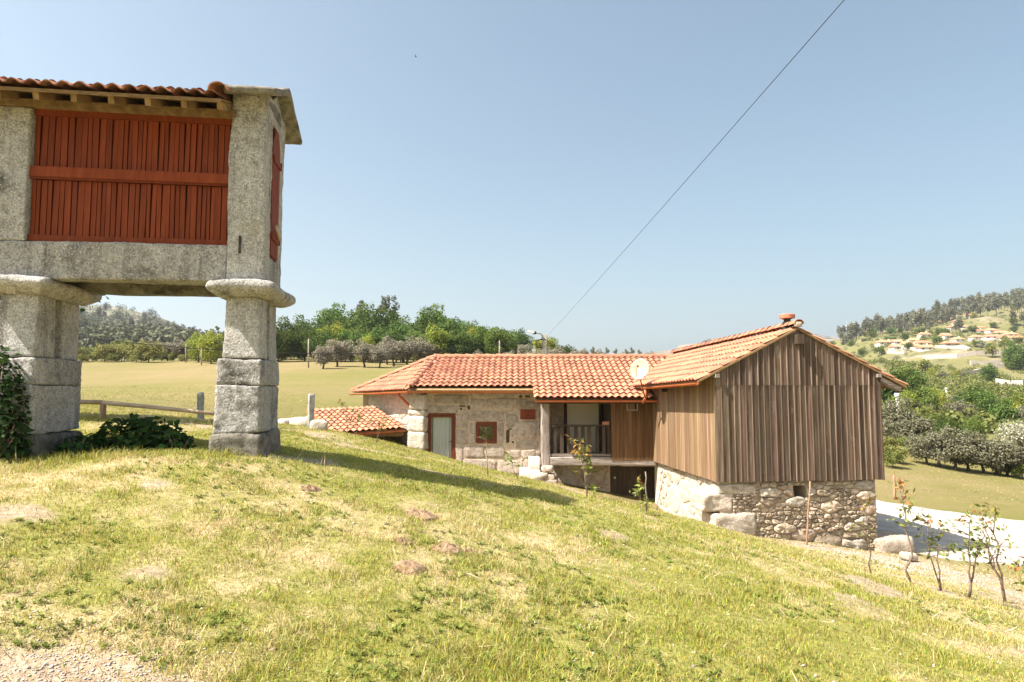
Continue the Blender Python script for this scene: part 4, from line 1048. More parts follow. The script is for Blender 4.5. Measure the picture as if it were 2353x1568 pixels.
wbox('blind', wfr, M['barn_tan'], (0, PYF - .03, 0), XA, YA, wins[0] + .04, wins[1] - .10, -.0, .005, wins[2] + .04, wins[3] - .04)
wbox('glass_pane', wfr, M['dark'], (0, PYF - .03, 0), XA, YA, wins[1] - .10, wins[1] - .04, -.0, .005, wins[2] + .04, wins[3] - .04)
# cellar below the deck
cw = wbox('cellar_wall', house, M['mortar'], (0, FY, 0), XA, YA, pX0 + .301, fx(1410), .0, .4, wb, deck_z - .08)
cr_ = [(pX0 + .33, wb + .7), (fx(1408), wb + .7), (fx(1408), deck_z - .12), (pX0 + .33, deck_z - .12)]
for poly, A in rubble(cr_, .62, .45, random.Random(22)): stone(cw, M['house_stone'], (0, FY, 0), XA, FN, shrink(poly, .03), .04)
cd = wbox('cellar_door', house, M['darkwood'], (0, FY, 0), XA, YA, fx(1411), bX1 + .3, .06, .1, wb + .3, deck_z - .08)
for i in range(8):
    a0 = fx(1412) + .21 * i
    plank('board', cd, M['darkwood'], (0, FY + .06, 0), XA, FN, [(a0, wb + .3), (a0 + .205, wb + .3), (a0 + .205, deck_z - .1), (a0, deck_z - .1)], .001, .025)
tube('door_knob', cd, M['white'], [(fx(1421), FY + .03, PP(1420, 1098, FO, FN).z), (fx(1421), FY - .02, PP(1420, 1098, FO, FN).z)], .035)
# ---- roof
RY = 25.2
A_ = Vector((-3.39, 21.75, EAVE_Z)); Bk = Vector((-6.5, 26.65, EAVE_Z - .10)); R0 = Vector((-2.96, RY, EAVE_Z + SLOPE * (RY - 21.75)))
PE = 20.92; PEZ = EAVE_Z - SLOPE * (21.75 - PE)
pxe0 = PP(1231, 910, (0, PE, 0), FN).x; pxe1 = PP(1509, 910, (0, PE, 0), FN).x
R1x = 6.6
roof = wpart('roof', [A_, Vector((R1x, 21.75, EAVE_Z)), Vector((R1x, RY, R0.z)), R0, Bk, Vector((-6.3, 28.2, EAVE_Z - .1)), Vector((R1x, 28.4, EAVE_Z)),
                      Vector((pxe0, 21.75, EAVE_Z)), Vector((pxe1, 21.75, EAVE_Z)), Vector((pxe1, PE, PEZ)), Vector((pxe0, PE, PEZ))],
             [(0, 1, 2, 3), (4, 0, 3), (3, 2, 6, 5), (5, 4, 3), (10, 9, 8, 7)], M['rafter'], house)
es = Vector((0, 1, SLOPE)).normalized(); cl = math.sqrt(1 + SLOPE ** 2)
poly = [(0, 0), (R1x - A_.x, 0), (R1x - A_.x, (RY - 21.75) * cl), (R0.x - A_.x, (RY - 21.75) * cl)]
# front face incl. the porch, one plane: origin at the porch eave level
dY = (21.75 - PE) * cl
poly = [(A_.x, dY), (pxe0, dY), (pxe0, 0), (pxe1, 0), (pxe1, dY), (R1x, dY), (R1x, dY + (RY - 21.75) * cl), (R0.x, dY + (RY - 21.75) * cl)]
nmain = lay_tiles(roof, Vector((0, PE - .05, PEZ + .02)), XA, es, poly, .215, .365, T_HOUSE, 250)
# side (hip) face
ee = (A_ - Bk).normalized(); nn_ = (A_ - Bk).cross(R0 - Bk).normalized(); ss = nn_.cross(ee)
L_ = (A_ - Bk).length; ar = (R0 - Bk).dot(ee); br = (R0 - Bk).dot(ss)
lay_tiles(roof, Bk + nn_ * .02 - ss * .05, ee, ss, [(0, 0), (L_, 0), (ar, br)], .215, .365, T_HOUSE, 50)
ridge_tiles(roof, R0 + Vector((-.05, 0, .05)), Vector((R1x - .3, RY, R0.z + .05)), B_RIDGE, .40)
ridge_tiles(roof, A_ + Vector((-.02, -.05, .06)), R0 + Vector((0, 0, .06)), B_RIDGE, .37, name='hip_tile')
ridge_tiles(roof, Bk + Vector((0, 0, .05)), R0 + Vector((0, 0, .06)), B_RIDGE, .37, name='hip_tile')
def gutter(parent, a, b, r=.062, name='gutter'):
    a = Vector(a); b = Vector(b); d = (b - a).normalized(); x = d.cross(ZA).normalized()
    vs = []; fs = []; n = 8
    for p in (a, b):
        for rr in (r, r - .008):
            for i in range(n):
                t = math.pi * i / (n - 1); vs.append(p + x * (-math.cos(t) * rr) - ZA * math.sin(t) * rr)
    for i in range(n - 1):
        fs += [(i, i + 1, 2 * n + i + 1, 2 * n + i), (n + i + 1, n + i, 3 * n + i, 3 * n + i + 1), (i, i + n, i + n + 1, i + 1), (2 * n + i, 2 * n + i + 1, 3 * n + i + 1, 3 * n + i)]
    fs += [(0, 2 * n, 3 * n, n), (n - 1, 2 * n - 1, 4 * n - 1, 3 * n - 1), tuple(range(n)), tuple(range(2 * n, 3 * n))]
    return wpart(name, vs, fs, M['gutter'], parent, False)
gz_ = -.035
gutter(house, A_ + Vector((0, -.045, gz_)), Vector((pxe0 - .02, 21.705, EAVE_Z + gz_)))
gutter(house, Bk + Vector((-.06, -.06, gz_)), A_ + Vector((-.03, -.045, gz_)))
gutter(house, Vector((pxe0 - .03, PE - .07, PEZ + gz_)), Vector((pxe1 + .05, PE - .07, PEZ + gz_)))
wbox('fascia_board', house, M['darkwood'], Vector((0, 0, 0)), XA, YA, pxe0 + .02, pxe1, PE + .03, PE + .07, PEZ - .14, PEZ - .01)
dpx = C0 + ld * .42 + ln * .07
tube('downpipe', house, M['gutter'], [C0 + ld * .75 + ln * .42 + ZA * (EAVE_Z - .08), C0 + ld * .75 + ln * .42 + ZA * (EAVE_Z - .2), dpx + ZA * (EAVE_Z - .62), dpx + ZA * (EAVE_Z - .75), dpx + ZA * (h1(dpx.x, dpx.y) - .3)], .045)
dq = Vector((bX1 - .02, PYF - .07, 0))
tube('downpipe', house, M['gutter'], [Vector((bX1 - .03, PE - .05, PEZ - .08)), Vector((bX1 - .03, PE - .03, PEZ - .2)), dq + ZA * (PEZ - .45), dq + ZA * (deck_z - .15), dq + Vector((.10, -.05, deck_z - .32)), dq + Vector((.10, -.05, h1(dq.x, dq.y) - .2))], .045)
for zz in (PEZ - .7, deck_z + .45): tube('pipe_clamp', house, M['metal'], [dq + ZA * zz, dq + ZA * (zz + .025)], .052)
# plaque
pa = PP(1195.5, 964, (0, FY - .075, 0), FN); pb = PP(1229.5, 941, (0, FY - .075, 0), FN)
sgn_ = thing('name_plaque', ((pa.x + pb.x) / 2, FY - .075, pa.z), 'rust red metal plaque lettered CASA DA COMPADRE on the granite wall', 'plaque')
wbox('plate', sgn_, M['sign'], (0, FY - .075, 0), XA, YA, pa.x, pb.x, 0, .02, pa.z, pb.z)
for i, (txt, sz) in enumerate((('CASA', .085), ('DA', .085), ('COMPADRE', .085))):
    cu = bpy.data.curves.new('txt', 'FONT'); cu.body = txt; cu.size = sz; cu.align_x = 'CENTER'; cu.extrude = .002
    to = bpy.data.objects.new('txt', cu); COL.objects.link(to)
    bpy.context.view_layer.update()
    me = bpy.data.meshes.new_from_object(to.evaluated_get(bpy.context.evaluated_depsgraph_get()))
    bpy.data.objects.remove(to); me.name = 'lettering'; me.materials.clear(); me.materials.append(M['letter'])
    ob('lettering', me, sgn_, ((pa.x + pb.x) / 2, FY - .079, pb.z - .10 - i * .105), (math.pi / 2, 0, 0))
# stairs beside the porch column
st = thing('stone_stairs', (fx(1215), 21.7, h1(fx(1215), 21.7)), 'whitewashed stone steps rising to the porch', 'stairs')
sx = [fx(1176), fx(1195), fx(1216), fx(1243)]
sz_ = [PP(1200, py, (0, PYF, 0), FN).z for py in (1100, 1080, 1053)]
for i in range(3):
    block('step', st, M['whitestep'], ((sx[i] + sx[3]) / 2 - .005 * i, 21.75 + .01 * i, (wb + .8 + sz_[i]) / 2), (sx[3] - sx[i], .72, sz_[i] - wb - .8), 0, seg=(6, 4, 4), rnd=.025, noise=.008, seed=310 + i)
for i, (zx, zy, w, h) in enumerate(((225, 1140, .42, .24), (135, 1210, .40, .26), (245, 1215, .38, .26), (250, 1260, .5, .3), (190, 1185, .3, .2))):
    q = PP(*Z5(zx, zy), (0, PYF - .1, 0), FN)
    block('footing_stone', st, M['house_stone'], q, (w, .36, h), rg.uniform(-.2, .2), seg=(5, 5, 5), rnd=.1, noise=.03, seed=320 + i, nscale=4)

# ================================================================ BARN
C1 = P(1648, 1108, 16.5); bu = Vector((.9942, .1075, 0)).normalized(); bwv = Vector((-bu.y, bu.x, 0)); bn = -bwv
BW = 4.42; BL = 9.2
zb = C1.z; zj = P(1648, 886, 16.5).z
C1b = Vector((C1.x, C1.y, 0))
def Qb(u, v, z): return C1b + bu * u + bwv * v + ZA * z
half = BW / 2; ZAP = P(1830, 754, 16.74).z; MS = .508
def roofz(u): return ZAP - MS * abs(u - half)
barn = thing('barn', Qb(half, 0, h1(*Qb(half, -.3, 0)[:2])), 'weathered plank barn on a rubble stone base under a terracotta gable roof', 'barn')
core = [(0.0, zb + .03), (BW, zb + .03), (BW, roofz(BW) - .12), (half, ZAP - .16), (0, roofz(0) - .12)]
vs = [Qb(u, v, z) for v in (.03, BL) for u, z in [(min(max(u, .03), BW - .03), z) for u, z in core]]
wpart('timber_wall', vs, [(0, 1, 2, 3, 4), (9, 8, 7, 6, 5)] + [(i, i + 5, (i + 1) % 5 + 5, (i + 1) % 5) for i in range(5)], M['darkwood'], barn)
gw_ = ob('gable_cladding', mk('gable_cladding', [Qb(u, .028, z) - Qb(half, 0, zb) for u, z in ((.01, zb + .02), (BW - .01, zb + .02), (BW - .01, zb + .1), (.01, zb + .1))], [(0, 1, 2, 3)], M['darkwood']), barn, Qb(half, 0, zb))
pitch = .157; u = 0.0; i = 0
rb_ = random.Random(9)
while u < BW - .03:
    w = pitch * rb_.uniform(.9, 1.1); u1 = min(u + w, BW)
    if BW - u1 < .08: u1 = BW
    q = rb_.uniform(-.008, .008)
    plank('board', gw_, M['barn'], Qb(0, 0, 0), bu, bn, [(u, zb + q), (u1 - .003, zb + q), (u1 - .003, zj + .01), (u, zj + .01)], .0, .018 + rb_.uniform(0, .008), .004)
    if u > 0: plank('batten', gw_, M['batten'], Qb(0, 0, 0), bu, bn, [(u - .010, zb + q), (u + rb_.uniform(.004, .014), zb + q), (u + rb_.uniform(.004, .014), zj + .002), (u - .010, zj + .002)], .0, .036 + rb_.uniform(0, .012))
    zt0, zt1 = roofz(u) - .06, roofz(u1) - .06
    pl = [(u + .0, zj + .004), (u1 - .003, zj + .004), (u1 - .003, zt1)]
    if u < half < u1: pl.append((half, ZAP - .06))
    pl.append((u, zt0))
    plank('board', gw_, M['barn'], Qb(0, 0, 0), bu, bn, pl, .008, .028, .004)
    if u > 0: plank('batten', gw_, M['batten'], Qb(0, 0, 0), bu, bn, [(u - .010, zj + .006), (u + .012, zj + .006), (u + .012, roofz(u + .012) - .065), (u - .010, roofz(u - .010) - .065)], .008, .050)
    u = u1
sw_ = ob('side_cladding', mk('side_cladding', [Qb(.028, v, z) - Qb(0, 2, zb) for v, z in ((.01, zb + .02), (6, zb + .02), (6, zb + .1), (.01, zb + .1))], [(0, 1, 2, 3)], M['darkwood']), barn, Qb(0, 2, zb))
v_ = -.005
while v_ < 5.6:
    w = rb_.uniform(.085, .15); q = rb_.uniform(-.006, .006)
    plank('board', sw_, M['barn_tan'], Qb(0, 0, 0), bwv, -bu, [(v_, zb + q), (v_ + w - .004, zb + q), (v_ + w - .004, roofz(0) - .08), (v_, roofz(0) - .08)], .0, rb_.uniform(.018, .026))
    v_ += w
wbox('corner_board', barn, M['barn'], Qb(0, 0, 0), bu, bwv, BW - .01, BW + .02, -.06, .14, zb - .01, roofz(BW) - .09)
wpart('ridge_beam', box_pts(Qb(half, 0, ZAP - .30), bu, bwv, ZA, -.085, .085, -.22, .3, -.12, .12), BOXF, M['darkwood'], barn)
tube('wall_lamp', barn, M['iron'], [Qb(-.02, 3.5, zj - .12), Qb(-.16, 3.5, zj - .12)], .05)
# stone base
sb = wb - .6
vent = (PP(1822, 1150, Qb(0, .12, 0), bn), PP(1852, 1115, Qb(0, .12, 0), bn))
vu0 = (vent[0] - Qb(0, .12, 0)).dot(bu); vu1 = (vent[1] - Qb(0, .12, 0)).dot(bu); vz0 = vent[0].z; vz1 = vent[1].z
bI = .10
v, f = boxes_vf([(bI, vu0, bI, bI + .5, sb, zb + .03), (vu1, BW - .14, bI, bI + .5, sb, zb + .03), (vu0, vu1, bI, bI + .5, sb, vz0), (vu0, vu1, bI, bI + .5, vz1, zb + .03), (vu0 - .1, vu1 + .1, bI + .6, bI + .65, vz0 - .1, vz1 + .1)], C1b, bu, bwv)
base = wpart('stone_base', v, f, M['mortar'], barn)
GO = Qb(0, bI, 0)
rgon = [(.42, sb + .6), (BW - .16, sb + .6), (BW - .16, zb + .0), (.42, zb + .0)]
def uz(zx, zy):   # enlarged view of the stone base
    p = PP((2650 + zx / 2.941) / 1.632, (1750 + zy / 2.941) / 1.632, GO, bn); return ((p - GO).dot(bu), p.z)
bigs = [(*uz(680, 385), 2.0), (*uz(970, 395), 2.2), (*uz(1365, 435), 2.6), (*uz(1750, 320), 2.4), (*uz(1830, 470), 2.2), (*uz(1700, 605), 2.0), (*uz(1600, 665), 2.2), (*uz(1620, 745), 2.4), (*uz(1330, 810), 3.0), (*uz(1620, 840), 3.0), (*uz(1060, 755), 2.6), (*uz(850, 680), 2.2), (*uz(700, 290), 2.2), (*uz(930, 285), 1.6), (*uz(1110, 285), 1.8), (*uz(1740, 200), 2.4), (*uz(1270, 290), 1.6)]
ncell = 0
for poly, A in rubble(rgon, .18, .095, random.Random(5), [(a, b, c * .85) for a, b, c in bigs]):
    cu_ = sum(p[0] for p in poly) / len(poly); cz_ = sum(p[1] for p in poly) / len(poly)
    if vu0 - .02 < cu_ < vu1 + .02 and vz0 - .02 < cz_ < vz1 + .02: continue
    if min(abs(p[0] - (vu0 + vu1) / 2) for p in poly) < .06 and vz0 < cz_ < vz1:
        poly = [p for p in poly]
        poly = clip_poly(poly, 1, 0, vu0) if cu_ < (vu0 + vu1) / 2 else clip_poly(poly, -1, 0, -vu1)
        if len(poly) < 3: continue
    if cz_ < h1(*(GO + bu * cu_)[:2]) - .25: continue
    big_ = A > .05
    stone(base, M['pale_stone'] if big_ and rb_.random() < .35 else M['rubble'], GO, bu, bn, shrink(poly, rb_.uniform(.006, .016)), .03 + .035 * rb_.random() + (.02 if big_ else 0), .5)
    ncell += 1
# big corner boulders
def boulder(parent, name, zx, zy, w, h, d, out, sd, mat='pale_stone', rz=0):
    p = PP((2650 + zx / 2.941) / 1.632, (1750 + zy / 2.941) / 1.632, GO, bn)
    return block(name, parent, M[mat], p - bn * (d / 2 - out), (w, d, h), math.atan2(bu.y, bu.x) + rz, seg=(20, 16, 16), rnd=min(w, h, d) * .17, noise=.04, fine=.016, seed=sd, nscale=3.5)
boulder(base, 'corner_stone', 110, 395, .80, .50, .8, .05, 401)
boulder(base, 'corner_stone', 300, 650, 1.12, .66, .8, .07, 402)
boulder(base, 'corner_stone', 330, 240, .98, .26, .5, .04, 403)
v, f = boxes_vf([(bI, 5.2, 0, .4, sb, zb + .03)], Qb(bI + .02, 0, 0), bwv, bu)
base2 = wpart('stone_base', v, f, M['mortar_pale'], barn)
SO = Qb(bI + .02, 0, 0)
for poly, A in rubble([(.5, sb + .7), (4.75, sb + .7), (4.75, zb + .0), (.5, zb + .0)], .42, .27, random.Random(15), [(1.2, zb - .8, 1.8), (2.4, zb - .6, 1.6), (3.5, zb - 1.0, 1.8)]):
    stone(base2, M['pale_stone'] if rb_.random() < .75 else M['rubble'], SO, bwv, -bu, shrink(poly, rb_.uniform(.015, .06)), .010 + .02 * rb_.random(), .5)
# roof
sag = -.022
eO, eV0, eV1 = -.47, -.09, 9.0
def rp(u, v): return Qb(u, v, roofz(u) + sag * max(v, 0))
uR = BW + .72
rf = wpart('roof', [rp(eO, eV0), rp(half, eV0), rp(uR, eV0), rp(uR, eV1), rp(half, eV1), rp(eO, eV1)] + [p - ZA * .05 for p in (rp(eO, eV0), rp(half, eV0), rp(uR, eV0), rp(uR, eV1), rp(half, eV1), rp(eO, eV1))],
           [(0, 1, 4, 5), (1, 2, 3, 4), (11, 10, 7, 6), (10, 9, 8, 7), (6, 7, 1, 0), (7, 8, 2, 1), (11, 6, 0, 5), (8, 9, 3, 2)], M['rafter'], barn)
eb = rp(eO, eV1); ef = rp(eO, eV0); e_ = (ef - eb).normalized(); s_ = (rp(half, eV0) - ef)
Ls = s_.length
lay_tiles(rf, eb - s_.normalized() * .05, e_, s_, [(0, 0), ((ef - eb).length, 0), ((ef - eb).length, Ls - .02), (0, Ls - .02)], .215, .415, T_BARN, 280, zoff=.01)
er = rp(uR, eV0); s2 = rp(half, eV0) - er
lay_tiles(rf, er - s2.normalized() * .05, (rp(uR, eV1) - er), s2, [(0, 0), (9.05, 0), (9.05, s2.length - .02), (0, s2.length - .02)], .215, .415, T_BARN, 0, zoff=.01)
ridge_tiles(rf, rp(half, eV0 - .08) + ZA * .06, rp(half, eV1) + ZA * .06, B_RIDGE, .36)
block('ridge_end', rf, M['pale_stone'], rp(half, eV0) + ZA * .085 + bn * .03, (.20, .1, .15), math.atan2(bu.y, bu.x), seg=(4, 4, 4), rnd=.04, noise=.008, seed=44)
gutter(barn, rp(eO - .035, eV0 - .02) + ZA * -.035, rp(eO - .035, 4.35) + ZA * -.035)
tube('downpipe', barn, M['gutter'], [rp(eO - .06, 4.0) - ZA * .1, rp(eO - .06, 4.0) - ZA * .35, rp(eO - .1, 4.15) - ZA * .48], .045)
for uu in (.02, BW - .05): wpart('purlin_end', box_pts(rp(uu, 0) - ZA * .12, bu, bwv, ZA, -.05, .05, -.14, .1, -.05, .04), BOXF, M['oldbeam'], barn)
wpart('eave_board', box_pts(Qb(BW + .05, 0, roofz(BW + .05) - .15), Vector(bu * 1 - ZA * MS).normalized(), bwv, Vector(bu * MS + ZA).normalized(), 0, .62, -.04, .14, -.05, .05), BOXF, M['oldbeam'], barn)
# chimney with a round clay cap behind the ridge
chc = rp(half, .42)
def lathe(name, parent, mat, c, prof, n=24):
    vs = []; fs = []
    for r, z in prof:
        for i in range(n): t = 2 * math.pi * i / n; vs.append(Vector(c) + Vector((math.cos(t) * r, math.sin(t) * r, z)))
    for k_ in range(len(prof) - 1):
        for i in range(n): fs.append((k_ * n + i, k_ * n + (i + 1) % n, (k_ + 1) * n + (i + 1) % n, (k_ + 1) * n + i))
    fs.append(tuple(range(n))[::-1]); fs.append(tuple(range((len(prof) - 1) * n, len(prof) * n)))
    return wpart(name, vs, fs, mat, parent, False)
lathe('chimney_pot', rf, M['iron'], chc, [(.12, -.3), (.12, .20), (.085, .22), (.085, .27), (.12, .285)])
lathe('chimney_cap', rf, M['tile'], chc, [(.10, .29), (.195, .305), (.205, .395), (.19, .41), (.12, .415)])
# loose corner rocks at the barn foot
for nm, zx, zy, w, h, d, sd, lb in (('boulder', 1990, 870, 1.0, .52, .8, 411, 'large pale boulder lying at the right foot of the barn'), ('boulder', 2260, 985, .38, .2, .3, 412, 'small white rock on the soil beside the gravel road')):
    p = G((2650 + zx / 2.941) / 1.632, (1750 + (zy + 60) / 2.941) / 1.632)
    tag(block(nm, None, M['pale_stone' if sd == 412 else 'house_stone'], p + ZA * h * .3, (w, d, h), .3, seg=(9, 8, 7), rnd=.13, noise=.05, seed=sd, nscale=3), lb, 'boulder')

# ================================================================ SATELLITE DISH
dc_ = P(1470, 849, 19.9)
dn = Vector((-.50, -.80, .34)).normalized()
sd_ = thing('satellite_dish', P(1481, 886, 20.4), 'round beige satellite dish standing on a pipe between the two roofs', 'satellite dish')
ax = dn.cross(ZA).normalized(); ay = ax.cross(dn) * -1
if ay.z < 0: ay = -ay
vs = []; fs = []; nr_, na = 6, 28
for side in (0, 1):
    for i in range(nr_ + 1):
        rr = i / nr_
        for j in range(na):
            t = 2 * math.pi * j / na
            vs.append(dc_ + ax * math.cos(t) * .30 * rr + ay * math.sin(t) * .35 * rr + dn * (.07 * rr * rr - .05 - .012 * side))
def dring(o, i, j): return o + i * na + j % na
N1 = (nr_ + 1) * na
for i in range(nr_):
    for j in range(na):
        fs.append((dring(0, i, j), dring(0, i, j + 1), dring(0, i + 1, j + 1), dring(0, i + 1, j))); fs.append((dring(N1, i, j), dring(N1, i + 1, j), dring(N1, i + 1, j + 1), dring(N1, i, j + 1)))
for j in range(na): fs.append((dring(0, nr_, j), dring(0, nr_, j + 1), dring(N1, nr_, j + 1), dring(N1, nr_, j)))
wpart('reflector', vs, fs, M['dish'], sd_, True)
feed = dc_ + dn * .36 - ay * .02 - ax * .05
tube('feed_arm', sd_, M['gutter'], [dc_ - ay * .33 + dn * .0, dc_ - ay * .30 + dn * .2, feed], .011)
tube('receiver', sd_, M['metal'], [feed + dn * .03, feed - dn * .07], [.025, .04])
tube('mast', sd_, M['gutter'], [WL[sd_.name] - ZA * .35, dc_ - dn * .10 - ay * .25, dc_ - dn * .08], .022)

# ================================================================ LEAN-TO BESIDE THE HOUSE
E0 = P(767, 997, 21.4); E1 = P(929, 986, 22.75)
lu = (E1 - E0).normalized(); lw_ = Vector((-lu.y, lu.x, 0)).normalized(); LS = .23
lsl = Vector(lw_ + ZA * LS).normalized(); LL = 3.05; LWD = (E1 - E0).length
lean = thing('lean_to', (E0 + E1) / 2 - ZA * .5, 'low stone lean-to with a clay tile roof against the farmhouse side', 'shed')
lroof = wpart('roof', box_pts(E0, lu, lsl, lu.cross(lsl), -.02, LWD, 0, LL, -.05, .0), BOXF, M['rafter'], lean)
lay_tiles(lroof, E0 - lsl * .05 + lu.cross(lsl) * .01, lu, lsl, [(-.02, 0), (LWD + .02, 0), (LWD + .02, LL), (-.02, LL)], .215, .335, T_HOUSE, 300)
gutter(lean, E0 - lw_ * .07 - ZA * .04, E1 - lw_ * .07 - ZA * .04)
wpart('verge_board', box_pts(E0, lu, lsl, lu.cross(lsl), -.05, -.021, -.04, LL, -.07, .05), BOXF, M['gutter'], lean)
block('lintel_log', lean, M['rafter'], E0 * .45 + E1 * .55 + lw_ * .2 - ZA * .15, (LWD * .95, .16, .15), math.atan2(lu.y, lu.x), seg=(10, 4, 4), rnd=.05, noise=.012, seed=501)
wbox('back_wall', lean, M['mortar'], Vector((E0.x, E0.y, 0)), lu, lw_, .1, LWD - .05, LL - .4, LL - .1, E0.z - 1.6, E0.z + .52)
lws = wbox('side_wall', lean, M['mortar'], Vector((E0.x, E0.y, 0)), lu, lw_, .08, .34, .25, LL - .3, E0.z - 1.2, E0.z + .0)
for i in range(11):
    vv = .3 + .25 * i
    block('wall_stone', lean, M['pale_stone'], Vector((E0.x, E0.y, 0)) + lu * (.02 + .05 * (i % 2)) + lw_ * vv + ZA * (E0.z + LS * vv * .8 - .16 - .1 * (i % 2)), (.34, .30, .26), rg.uniform(0, 3), seg=(5, 5, 5), rnd=.1, noise=.035, seed=510 + i, nscale=4)

# ================================================================ TREES
def crown_vf(seed, n, rx, ry, rz, leaf, nclump, csize=(.26, .42), fill=.75, droop=0., base=-.75):
    g = np.random.default_rng(seed)
    d = g.normal(size=(nclump * 3, 3)); d /= np.linalg.norm(d, axis=1, keepdims=True)
    d = d[d[:, 2] > base][:nclump]
    rad = fill * g.random(len(d)) ** .45
    cc = d * rad[:, None]
    cs = csize[0] + (csize[1] - csize[0]) * g.random(len(d))
    w = cs ** 2; k_ = g.choice(len(d), n, p=w / w.sum())
    q = g.normal(size=(n, 3)); q /= np.linalg.norm(q, axis=1, keepdims=True)
    sh = .55 + .5 * g.random(n) ** .7
    p = cc[k_] + q * (cs[k_] * sh)[:, None]
    p = p * np.array([rx, ry, rz])
    nr = q + .8 * g.normal(size=(n, 3)) + np.array([0, 0, .35])
    up = g.normal(size=(n, 3)) + np.array([0, 0, -droop])
    ln = leaf * (.6 + .8 * g.random(n))
    V = leaf_quads(p, nr, up, ln[:, None], (ln * (.55 + .3 * g.random(n)))[:, None])
    return V, cc * np.array([rx, ry, rz])
def trunk_vf(seed, h, r0, cc, hc, forks=5, bend=.15, twist=.0, split=.5):
    """trunk from the ground to the crown centre (height hc) with limbs into clumps"""
    g = random.Random(seed); vs = []; fs = []
    def addt(pts, rad, n=6):
        v, f = tube_vf(pts, rad, n); k0 = len(vs); vs.extend(v); fs.extend([tuple(i + k0 for i in q) for q in f])
    sx, sy = g.uniform(-bend, bend), g.uniform(-bend, bend)
    top = Vector((sx * h, sy * h, hc))
    pts = [Vector((0, 0, -.3)), Vector((sx * h * .2, sy * h * .1, hc * .2)), Vector((sx * h * .5 + g.uniform(-.1, .1) * r0 * 4, sy * h * .6, hc * split)), top]
    addt(pts, [r0 * 1.35, r0, r0 * .75, r0 * .35], 7)
    order = sorted(cc.tolist(), key=lambda c: -c[2]); g.shuffle(order)
    for c in order[:forks]:
        s = pts[2] * (1 - .5 * g.random()) + pts[1] * (.0)
        t = g.uniform(.15, .9); s = pts[2] * (1 - t) + top * t if g.random() < .5 else pts[2] * (1 - t * .4) + pts[1] * t * .4
        e = Vector((c[0], c[1], c[2] + hc)); m = s * .5 + e * .5 + Vector((0, 0, -.12 * (e - s).length))
        addt([s, m, e], [r0 * .5, r0 * .3, r0 * .1], 5)
    return vs, fs
class Tree:
    """a kind of tree: crown mesh and trunk mesh that copies share"""
    def __init__(s, nm, mat, seed, h, rx, rz, leaf, n, nclump, hc=None, r0=None, forks=6, csize=(.26, .42), fill=.75, bend=.08, droop=0., base=-.75, single=False, split=.5, ry=None):
        s.nm = nm
        hc = hc if hc is not None else h - rz
        r0 = r0 or h * .022
        V, cc = crown_vf(seed, n, rx, ry or rx, rz, leaf, nclump, csize, fill, droop, base)
        tv, tf = trunk_vf(seed + 1, h, r0, cc, hc, forks, bend, split=split)
        V = V + np.array([0, 0, hc])
        s.h = h
        if single:
            nv = len(V); me = bpy.data.meshes.new(nm)
            allv = np.concatenate([V, np.array([tuple(v) for v in tv])])
            faces = [tuple(range(i, i + 4)) for i in range(0, nv, 4)] + [tuple(i + nv for i in f) for f in tf]
            me.from_pydata(allv.tolist(), [], faces); me.materials.append(mat); me.materials.append(M['bark'])
            me.polygons.foreach_set("material_index", [0] * (nv // 4) + [1] * len(tf)); s.me = me; s.single = True
        else:
            s.single = False
            s.crown = leaves_mesh('crown', V, mat); s.trunk = mk('trunk', tv, tf, M['bark'], True)
    def put(s, loc, scale, rz, label, cat, group, tilt=0):
        sc = (scale * random.uniform(.92, 1.08), scale * random.uniform(.92, 1.08), scale)
        if s.single:
            o = ob(s.nm, s.me, None, loc, (0, tilt, rz), sc)
        else:
            o = ob(s.nm, None, None, loc, (0, tilt, rz), sc)
            for nm, me in (('trunk', s.trunk), ('crown', s.crown)):
                c = bpy.data.objects.new(nm, me); COL.objects.link(c); c.parent = o
        return tag(o, label, cat, group)
rt = random.Random(77)
OAK = [Tree('oak_tree', M['oak'], 10 + i, 11, 5.0 + .5 * i, 5.4 - .2 * i, .46, 6400, 56, hc=5.4, forks=8, csize=(.18, .36), fill=.82, base=-.95, single=False) for i in range(3)]
LIME = [Tree('broadleaf_tree', M['lime'], 30 + i, 9, 3.8, 4.3, .36, 4200, 34, base=-.9, hc=4.5, csize=(.2, .36)) for i in range(2)]
OLIVE = [Tree('olive_tree', M['olive'], 40 + i, 4.6, 2.15, 1.9, .20, 4600, 34, hc=2.6, r0=.15, forks=7, bend=.12, csize=(.2, .38), fill=.8, split=.38, base=-.9) for i in range(3)]
OLIVE2 = [Tree('olive_tree', M['olive2'], 45 + i, 4.6, 2.3, 2.0, .19, 4600, 34, hc=2.4, r0=.15, forks=7, bend=.12, csize=(.2, .36), fill=.85, split=.38, base=-.95) for i in range(2)]
EUC = [Tree('eucalyptus_tree', M['pine'], 50 + i, 16, 2.8, 4.6, .42, 1500, 16, hc=11.5, r0=.22, csize=(.14, .3), fill=.9) for i in range(2)]
SHRUB = [Tree('shrub', M['scrub'], 60 + i, 2.4, 1.5, 1.25, .17, 2200, 20, hc=1.15, r0=.05, csize=(.25, .42)) for i in range(2)]
F_OAK = [Tree('hillside_oak', M['oak2'], 70 + i, 8, 4.0, 3.6, .75, 800, 20, hc=4.3, single=True, forks=3) for i in range(2)]
F_LIME = [Tree('hillside_tree', M['scrub'], 80 + i, 7, 3.2, 3.2, .65, 650, 16, hc=3.8, single=True, forks=3) for i in range(2)]
F_PINE = [Tree('hillside_pine', M['pine'], 90 + i, 16, 3.4, 5.5, .95, 650, 16, hc=10, r0=.25, single=True, forks=3) for i in range(2)]
F_OLIVE = [Tree('hillside_olive', M['olive'], 95 + i, 5, 2.6, 2.2, .5, 550, 14, hc=2.9, single=True, forks=3) for i in range(2)]
